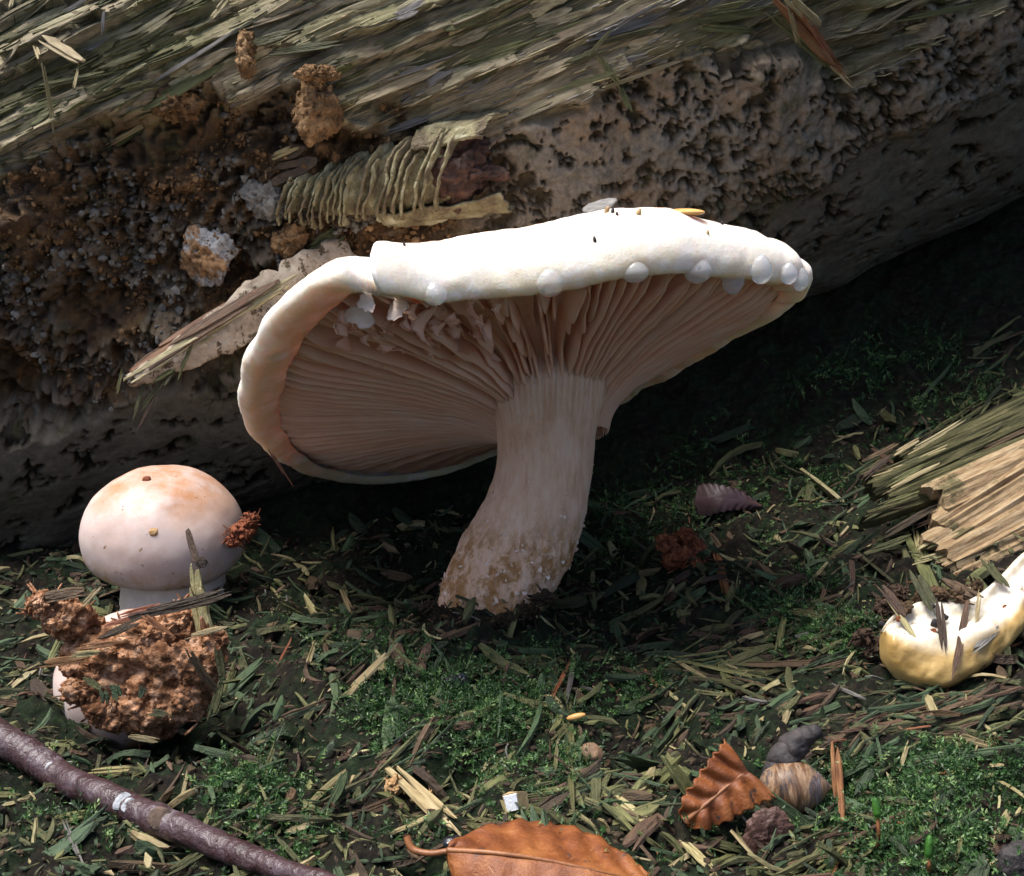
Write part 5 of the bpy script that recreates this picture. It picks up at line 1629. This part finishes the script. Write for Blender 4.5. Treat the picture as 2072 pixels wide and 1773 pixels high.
for a in [('straw', 95, 85, 182, 138, 24, 0.35, 0.5), ('straw', 80, 100, 92, 130, 10, 0.3, 0.5), ('straw', 98, 140, 104, 275, 9, 0.4, 0.55), ('straw', 172, 138, 168, 200, 6, 0.4, 0.5), ('straw', 28, -5, 26, 22, 8, .3, .5), ('straw', 198, -10, 194, 28, 9, .3, .5), ('grey', 232, 40, 224, 88, 7, .4, .5),
          ('olive', 520, 90, 620, 70, 22, 0.2, 0.25), ('olive', 545, 112, 700, 92, 16, 0.3, 0.25), ('olive', 510, 95, 560, 84, 12, 0.35, 0.3), ('straw', 520, -5, 465, 20, 16, 0.3, 0.4), ('straw', 475, 5, 440, 50, 12, .3, .5),
          ('olive', 175, 285, 330, 205, 20, 0.15, 0.3), ('straw', 180, 280, 320, 215, 9, 0.3, 0.4), ('olive', 240, 180, 310, 160, 14, 0.15, 0.2), ('olive', 60, 175, 250, 140, 12, 0.15, 0.15),
          ('brown', 530, 348, 640, 320, 66, 0.25, 0.2), ('straw', 545, 320, 600, 300, 14, 0.4, 0.3), ('olive', 1130, 130, 1220, 95, 14, 0.15, 0.2), ('olive', 1110, 180, 1260, 130, 11, 0.2, 0.25), ('olive', 1190, 90, 1330, 55, 12, 0.2, 0.25),
          ('olive', 1400, 40, 1560, 20, 20, 0.2, 0.25), ('olive', 1400, 52, 1520, 60, 14, 0.25, 0.25), ('olive', 1420, 20, 1500, 5, 12, .25, .3), ('olive', 1200, 105, 1245, 170, 14, 0.25, 0.35), ('olive', 1245, 165, 1262, 215, 12, .3, .35), ('olive', 1180, 110, 1230, 60, 7, .25, .3), ('grey', 1230, 60, 1330, 5, 8, .3, .3),
          ('olive', 1560, 30, 1650, 60, 12, 0.3, 0.3), ('straw', 1640, 35, 1720, -5, 9, .35, .4), ('olive', 1700, 60, 1900, 20, 12, .15, .15), ('olive', 1720, 120, 1880, 80, 10, .12, .15), ('olive', 1800, 40, 1960, 5, 10, .12, .15)]:
    log_strip(*a)
# orange splinter hanging over at the upper right
for a in [('rust', 1545, -10, 1680, 128, 26, 0.55, 0.75, 'splinter'), ('straw', 1560, -15, 1640, 45, 22, 0.75, 0.8, 'splinter'), ('rust', 1600, 20, 1690, 140, 14, 0.8, 0.9, 'splinter'), ('straw', 1570, 10, 1600, 90, 10, 0.75, 0.85, 'splinter'), ('olive', 1540, 20, 1700, 158, 14, 0.35, 0.5, 'splinter'), ('straw', 1655, 105, 1703, 160, 10, 0.5, 0.6, 'splinter')]:
    log_strip(*a)
# fibres scattered over the fibrous top
fr_ = np.random.default_rng(41)
nfb = 0
while nfb < 130:
    px, py = fr_.uniform(-80, 2150), fr_.uniform(-60, 330)
    u, v = log_uv(px, py)
    i, j = np.searchsorted(lu, u), np.searchsorted(lv, v)
    if FIB[i, j] < 0.6:
        continue
    nfb += 1
    L = fr_.uniform(0.4, 2.2)
    kind = fr_.choice(['tan', 'tan', 'tan', 'olive', 'grey', 'tan'])
    az = fr_.normal(0, 0.07)
    u1, v1 = u + L * math.cos(az), v + L * math.sin(az)
    h0, h1 = log_d(u, v), log_d(u1, v1)
    place_strip('fibre', kind, log_pt(u, v, h0 + fr_.uniform(-0.04, 0.03)), log_pt(u1, v1, h1 + fr_.uniform(-0.03, 0.10)), nrm(log_n(v) + fr_.normal(0, 0.2, 3)), fr_.uniform(0.07, 0.30), 0.05, 0, log)
fb = {'tan': Bag(), 'olive': Bag(), 'grey': Bag()}
cnt = 0
while cnt < 1500:
    px, py = fr_.uniform(-100, 2180), fr_.uniform(-80, 330)
    u, v = log_uv(px, py)
    i, j = min(np.searchsorted(lu, u), len(lu) - 1), min(np.searchsorted(lv, v), len(lv) - 1)
    if FIB[i, j] < 0.5:
        cnt += 0.2
        continue
    cnt += 1
    kq = fbm(np.array([[u, v, 0.0]]), (0.25, 0.8, 1), 2, 233)[0]
    kind = 'olive' if kq > 0.56 else 'tan' if fr_.random() < 0.8 else 'grey'
    L, W = 0.12 + 0.9 * fr_.random() ** 2, 0.014 + 0.035 * fr_.random() ** 2
    az = fr_.normal(0, 0.05)
    us = u + L * np.linspace(0, 1, 5) * math.cos(az)
    vs_ = v + L * np.linspace(0, 1, 5) * math.sin(az)
    hs_ = np.array([log_d(a_, b_) for a_, b_ in zip(us, vs_)])
    hs_ = np.maximum(hs_, hs_.mean() - 0.05) + fr_.uniform(-0.012, 0.03)
    hs_[-1] += 0.06 * fr_.random() ** 3
    cen_ = log_pt(us, vs_, hs_)
    nl, sd_ = log_n(vs_), nrm(np.cross(log_n(v), LA))
    wd = W * np.array((0.3, 1, 1, 0.9, 0.25))[:, None] / 2
    V = np.stack([cen_ - sd_ * wd, cen_ + nl * W * 0.6, cen_ + sd_ * wd, cen_ - nl * 0.03], 1).reshape(-1, 3)
    lc_ = np.stack([np.repeat(np.linspace(0, L, 5), 4), np.tile([0, 1, 2, 3], 5) * W * 0.3, np.zeros(20)], -1) + fr_.random(3) * 50
    fb[kind].add(V, grid_faces(5, 4, wrap_v=True), lc=lc_, rnd=fr_.random())
for kind, b_ in fb.items():
    o = b_.part('fine_fibres', mSTRIP[kind], log, False)
    o['kind'] = 'stuff'
# granules in the crumbled hollow
bag, bag2 = Bag(), Bag()
for i in range(13000):
    px, py = fr_.uniform(-100, 1000), fr_.uniform(130, 900)
    u, v = log_uv(px, py)
    iu, iv = min(np.searchsorted(lu, u), len(lu) - 1), min(np.searchsorted(lv, v), len(lv) - 1)
    if MID[iu, iv] * CRUMB[iu, iv] < 0.5 or fbm(np.array([[u, v, 0]]), 0.8, 2, 231)[0] < 0.42:
        continue
    s_ = 0.010 + 0.065 * fr_.random() ** 4
    p = log_pt(u, v, LD[iu, iv] + s_ * 0.4)
    b_ = bag2 if LICH[iu, iv] > 0.5 else bag
    b_.add(p + Vi * s_ * fr_.uniform(0.5, 1.5, (1, 3)) * (1 + 0.6 * (fr_.random((len(Vi), 1)) - 0.5)), Fi)
mROTG = simple('rot_granules', [(0.32, (0.045, 0.027, 0.014)), (0.5, (0.15, 0.085, 0.04)), (0.68, (0.33, 0.21, 0.11))], 2.4, None, 0.9, 0.15, 1.0, 14, 0.07, detail=8)
mGREYG = simple('grey_granules', [(0.3, (0.06, 0.056, 0.05)), (0.6, (0.15, 0.14, 0.125))], 1.5, None, 0.85, 0.25, 0.5, 18)
for b_, m_ in ((bag, mROTG), (bag2, mGREYG)):
    o = b_.part('rot_granules', m_, log, False)
    o['kind'] = 'stuff'


def log_lump(name, px, py, rp, lift, m, seed, squash=(1, 1, 1), amp=0.45, freq=3.0, crumb_m=None, ncr=0):
    p = log_at(px, py, 0)
    d = np.dot(p - CAM, FW) - lift
    V, Fc = lump(at(px, py, d), rp / F * d, 5, amp, freq, 5, seed, squash)
    V = V + (np.abs(fbm(V, 6, 3, seed) - 0.5) * -0.5 + (fbm(V, 14, 2, seed) - 0.5) * 0.10)[:, None] * nrm(V - at(px, py, d))
    part(name, V, Fc, m, log)
    if ncr:
        b_ = Bag()
        crumbs_on(b_, V, ncr, 0.012, 0.05, fr_)
        o = b_.part('lump_crumbs', crumb_m or m, log, False)
        o['kind'] = 'stuff'


t = NT('crusted_lump')
c = t.coord()
col = t.mix(t.step(t.noise(c, 0.9, 5, 0.7, 0.4), 0.47, 0.54), t.ramp(t.noise(c, 5, 5, 0.7), [(0.3, (0.12, 0.06, 0.025)), (0.7, (0.34, 0.20, 0.10))]), t.ramp(t.noise(c, 8, 5, 0.7), [(0.3, (0.22, 0.22, 0.22)), (0.7, (0.46, 0.45, 0.44))]))
mCLUMP = t.done(col, 0.85, 0.25, t.bump(t.noise(c, 12, 6, 0.7), 0.8, 0.06))
log_lump('crumb_lump', 422, 515, 56, 0.5, mCLUMP, 241, (1, 0.9, 1.1), 0.4, 2.5, mROTG, 200)
log_lump('crumb_lump', 360, 210, 48, 0.35, mROTG, 242, (1, 0.8, 0.9), 0.6, 3, None, 220)
log_lump('crumb_lump', 640, 150, 36, 0.45, mROTG, 243, (1.2, 0.8, 0.5), 0.6, 3, None, 160)
log_lump('crumb_lump', 640, 220, 52, 0.3, mROTG, 244, (0.9, 0.8, 1.3), 0.7, 3, None, 260)
log_lump('crumb_lump', 500, 120, 36, 0.25, mROTG, 245, (0.7, 0.8, 1.4), 0.7, 3, None, 160)
log_lump('crumb_lump', 590, 490, 34, 0.3, mROTG, 246, (1, 0.8, 1), 0.6, 3, None, 120)
log_lump('crumb_lump', 540, 400, 40, 0.2, mGREYG, 247, (1.2, 0.8, 1), 0.6, 3, None, 140)
# bark strip that sticks out behind the cap
bd0 = np.dot(log_at(600, 560) - CAM, FW)
bs = [((715, 515), -0.2, 70), ((640, 560), -0.35, 105), ((560, 610), -0.55, 115), ((480, 655), -0.7, 92), ((410, 695), -0.8, 62), ((335, 738), -0.85, 34), ((262, 772), -0.88, 10)]
nu, nw = 70, 18
cenb = catmull(np.array([at(p[0], p[1], bd0 + e_) for p, e_, w in bs]), nu)
wb = np.interp(np.linspace(0, 1, nu), np.linspace(0, 1, len(bs)), [w / F * bd0 / 2 for p, e_, w in bs])
ax_ = nrm(cenb[-1] - cenb[0])
acr = nrm(np.cross(ax_, (0, -1, 0)))
bn = nrm(np.cross(acr, ax_))
if bn[1] > 0:
    bn = -bn
yy = np.linspace(-1, 1, nw)
rag = 1 + 0.7 * (fbm(np.stack([np.linspace(0, 26, nu), np.zeros(nu), np.zeros(nu)], -1), 1, 3, 251) - 0.5)
V = cenb[:, None, :] + (wb * rag)[:, None, None] * yy[None, :, None] * acr
V = V + (0.10 * (1 - yy ** 2))[None, :, None] * bn + ((fbm(V, 3.2, 5, 252, 0.6) - 0.5) * 0.30)[..., None] * bn
t = NT('bark_face')
c = t.coord()
col = t.ramp(t.noise(c, 3, 6, 0.7), [(0.3, (0.16, 0.115, 0.08)), (0.55, (0.33, 0.27, 0.205)), (0.75, (0.43, 0.38, 0.31))])
col = t.mix(t.step(t.noise(c, 3.2, 7, 0.75), 0.53, 0.58), col, (0.07, 0.05, 0.03))
mBARKF = t.done(col, 0.8, 0.25, t.bump(t.noise(c, 12, 6, 0.7), 0.7, 0.05))
o = part('bark_flap', V.reshape(-1, 3), grid_faces(nu, nw), mBARKF, log)
md = o.modifiers.new('thickness', 'SOLIDIFY')
md.thickness = 0.10
for kind, x0, y0, e0, x1, y1, e1, w in [('brown', 560, 575, -0.95, 300, 735, -1.05, 30), ('tan', 600, 560, -0.9, 400, 680, -1.0, 22), ('tan', 420, 672, -1.05, 255, 770, -1.0, 22), ('rust', 520, 590, -1.0, 380, 680, -1.05, 14), ('rust', 620, 545, -0.5, 440, 640, -0.75, 22), ('straw', 640, 540, -0.55, 470, 645, -0.9, 16), ('rust', 480, 610, -0.6, 265, 745, -0.85, 28), ('straw', 455, 665, -1.0, 300, 745, -1.0, 14), ('straw', 660, 535, -0.4, 560, 560, -0.5, 22),
                                        ('brown', 420, 650, -0.6, 270, 745, -0.8, 20), ('straw', 470, 620, -0.7, 390, 680, -0.85, 12), ('olive', 390, 690, -1.0, 360, 770, -1.0, 10), ('olive', 360, 740, -1.0, 310, 770, -1.0, 12), ('olive', 300, 745, -0.9, 268, 850, -0.95, 8),
                                        ('olive', 355, 745, -0.95, 325, 790, -1.0, 12), ('olive', 330, 770, -0.9, 285, 830, -0.9, 10), ('brown', 320, 790, -0.9, 278, 870, -0.9, 7), ('olive', 250, 745, -0.8, 235, 800, -0.8, 7), ('olive', 640, 500, -0.3, 590, 545, -0.4, 20), ('olive', 690, 468, -0.3, 630, 500, -0.35, 26), ('olive', 700, 480, -0.35, 640, 530, -0.45, 16)]:
    place_strip('bark_fibre', kind, at(x0, y0, bd0 + e0), at(x1, y1, bd0 + e1), (-0.2, -0.8, 0.4), w / F * bd0, None, 0, log)

# ------------------------------------------------------------------ bits lying on the large cap
def on_cap(px, py, lo=15.5, hi=22.0):
    cv = np.array([v.co[:] for v in cap.data.vertices]) + np.array(big.location)
    rel = cv - CAM
    dep = rel @ FW
    sx, sy = 1036 + F * (rel @ RT) / dep, 886.5 - F * (rel @ UP) / dep
    m_ = np.hypot(sx - px, sy - py)
    k_ = np.where(m_ < max(12, m_.min() + 3))[0]
    return cv[k_[np.argmin(dep[k_])]]


cr_ = np.random.default_rng(77)
for px, py, rp, kind in [(1300, 424, 7, 'tan'), (1243, 421, 5, 'dark'), (1256, 426, 4, 'dark'), (1206, 478, 5, 'dark'), (1468, 444, 5, 'dark'), (1440, 468, 4, 'tan'), (880, 660, 4, 'dark'), (600, 880, 4, 'tan'), (826, 492, 4, 'dark'), (1232, 418, 7, 'tan'), (1418, 556, 4, 'dark')]:
    p = on_cap(px, py)
    V, Fc = lump((0, 0, 0), rp / F * 18, 2, 0.5, 20, 2, px, (0.7, 0.7, 1.2))
    V = V @ np.array(Matrix.Rotation(cr_.uniform(-0.8, 0.8), 3, 'Y')).T
    o = obj('debris_speck', np_mesh('debris_speck', V, Fc, False), mDARK if kind == 'dark' else mTAN, None, tuple(p + np.array((0, -0.01, 0.01))))
    tag(o, 'tiny black speck of debris on the large mushroom cap' if kind == 'dark' else 'tiny tan speck of debris on the large mushroom cap', 'speck', 'specks on the large cap')
p = on_cap(1215, 412)
fl = place_strip('bark_flake', 'grey', p + np.array((-0.32, 0.12, -0.02)), p + np.array((0.22, 0.12, 0.12)), (0.15, -0.8, 0.6), 0.22, 0.04)
tag(fl, 'grey-green flake of bark lying on top of the large cap', 'bark')
p = on_cap(1408, 407)
V, Fc = lump((0, 0, 0), 0.27, 4, 0.12, 3, 2, 5, (1.0, 0.6, 0.2))
o = obj('bud_scale', np_mesh('bud_scale', V, Fc), mSEED, None, tuple(p + np.array((0, 0.10, 0.03))))
tag(o, 'flat amber bud scale resting on top of the large cap', 'bud scale')
o = place_strip('dry_needle', 'rust', at(545, 910, 21.0), at(592, 985, 21.1), (0, -1, 0.2), 0.05, 0.05)
tag(o, 'thin dark needle hanging at the lower left margin of the large cap', 'needle')
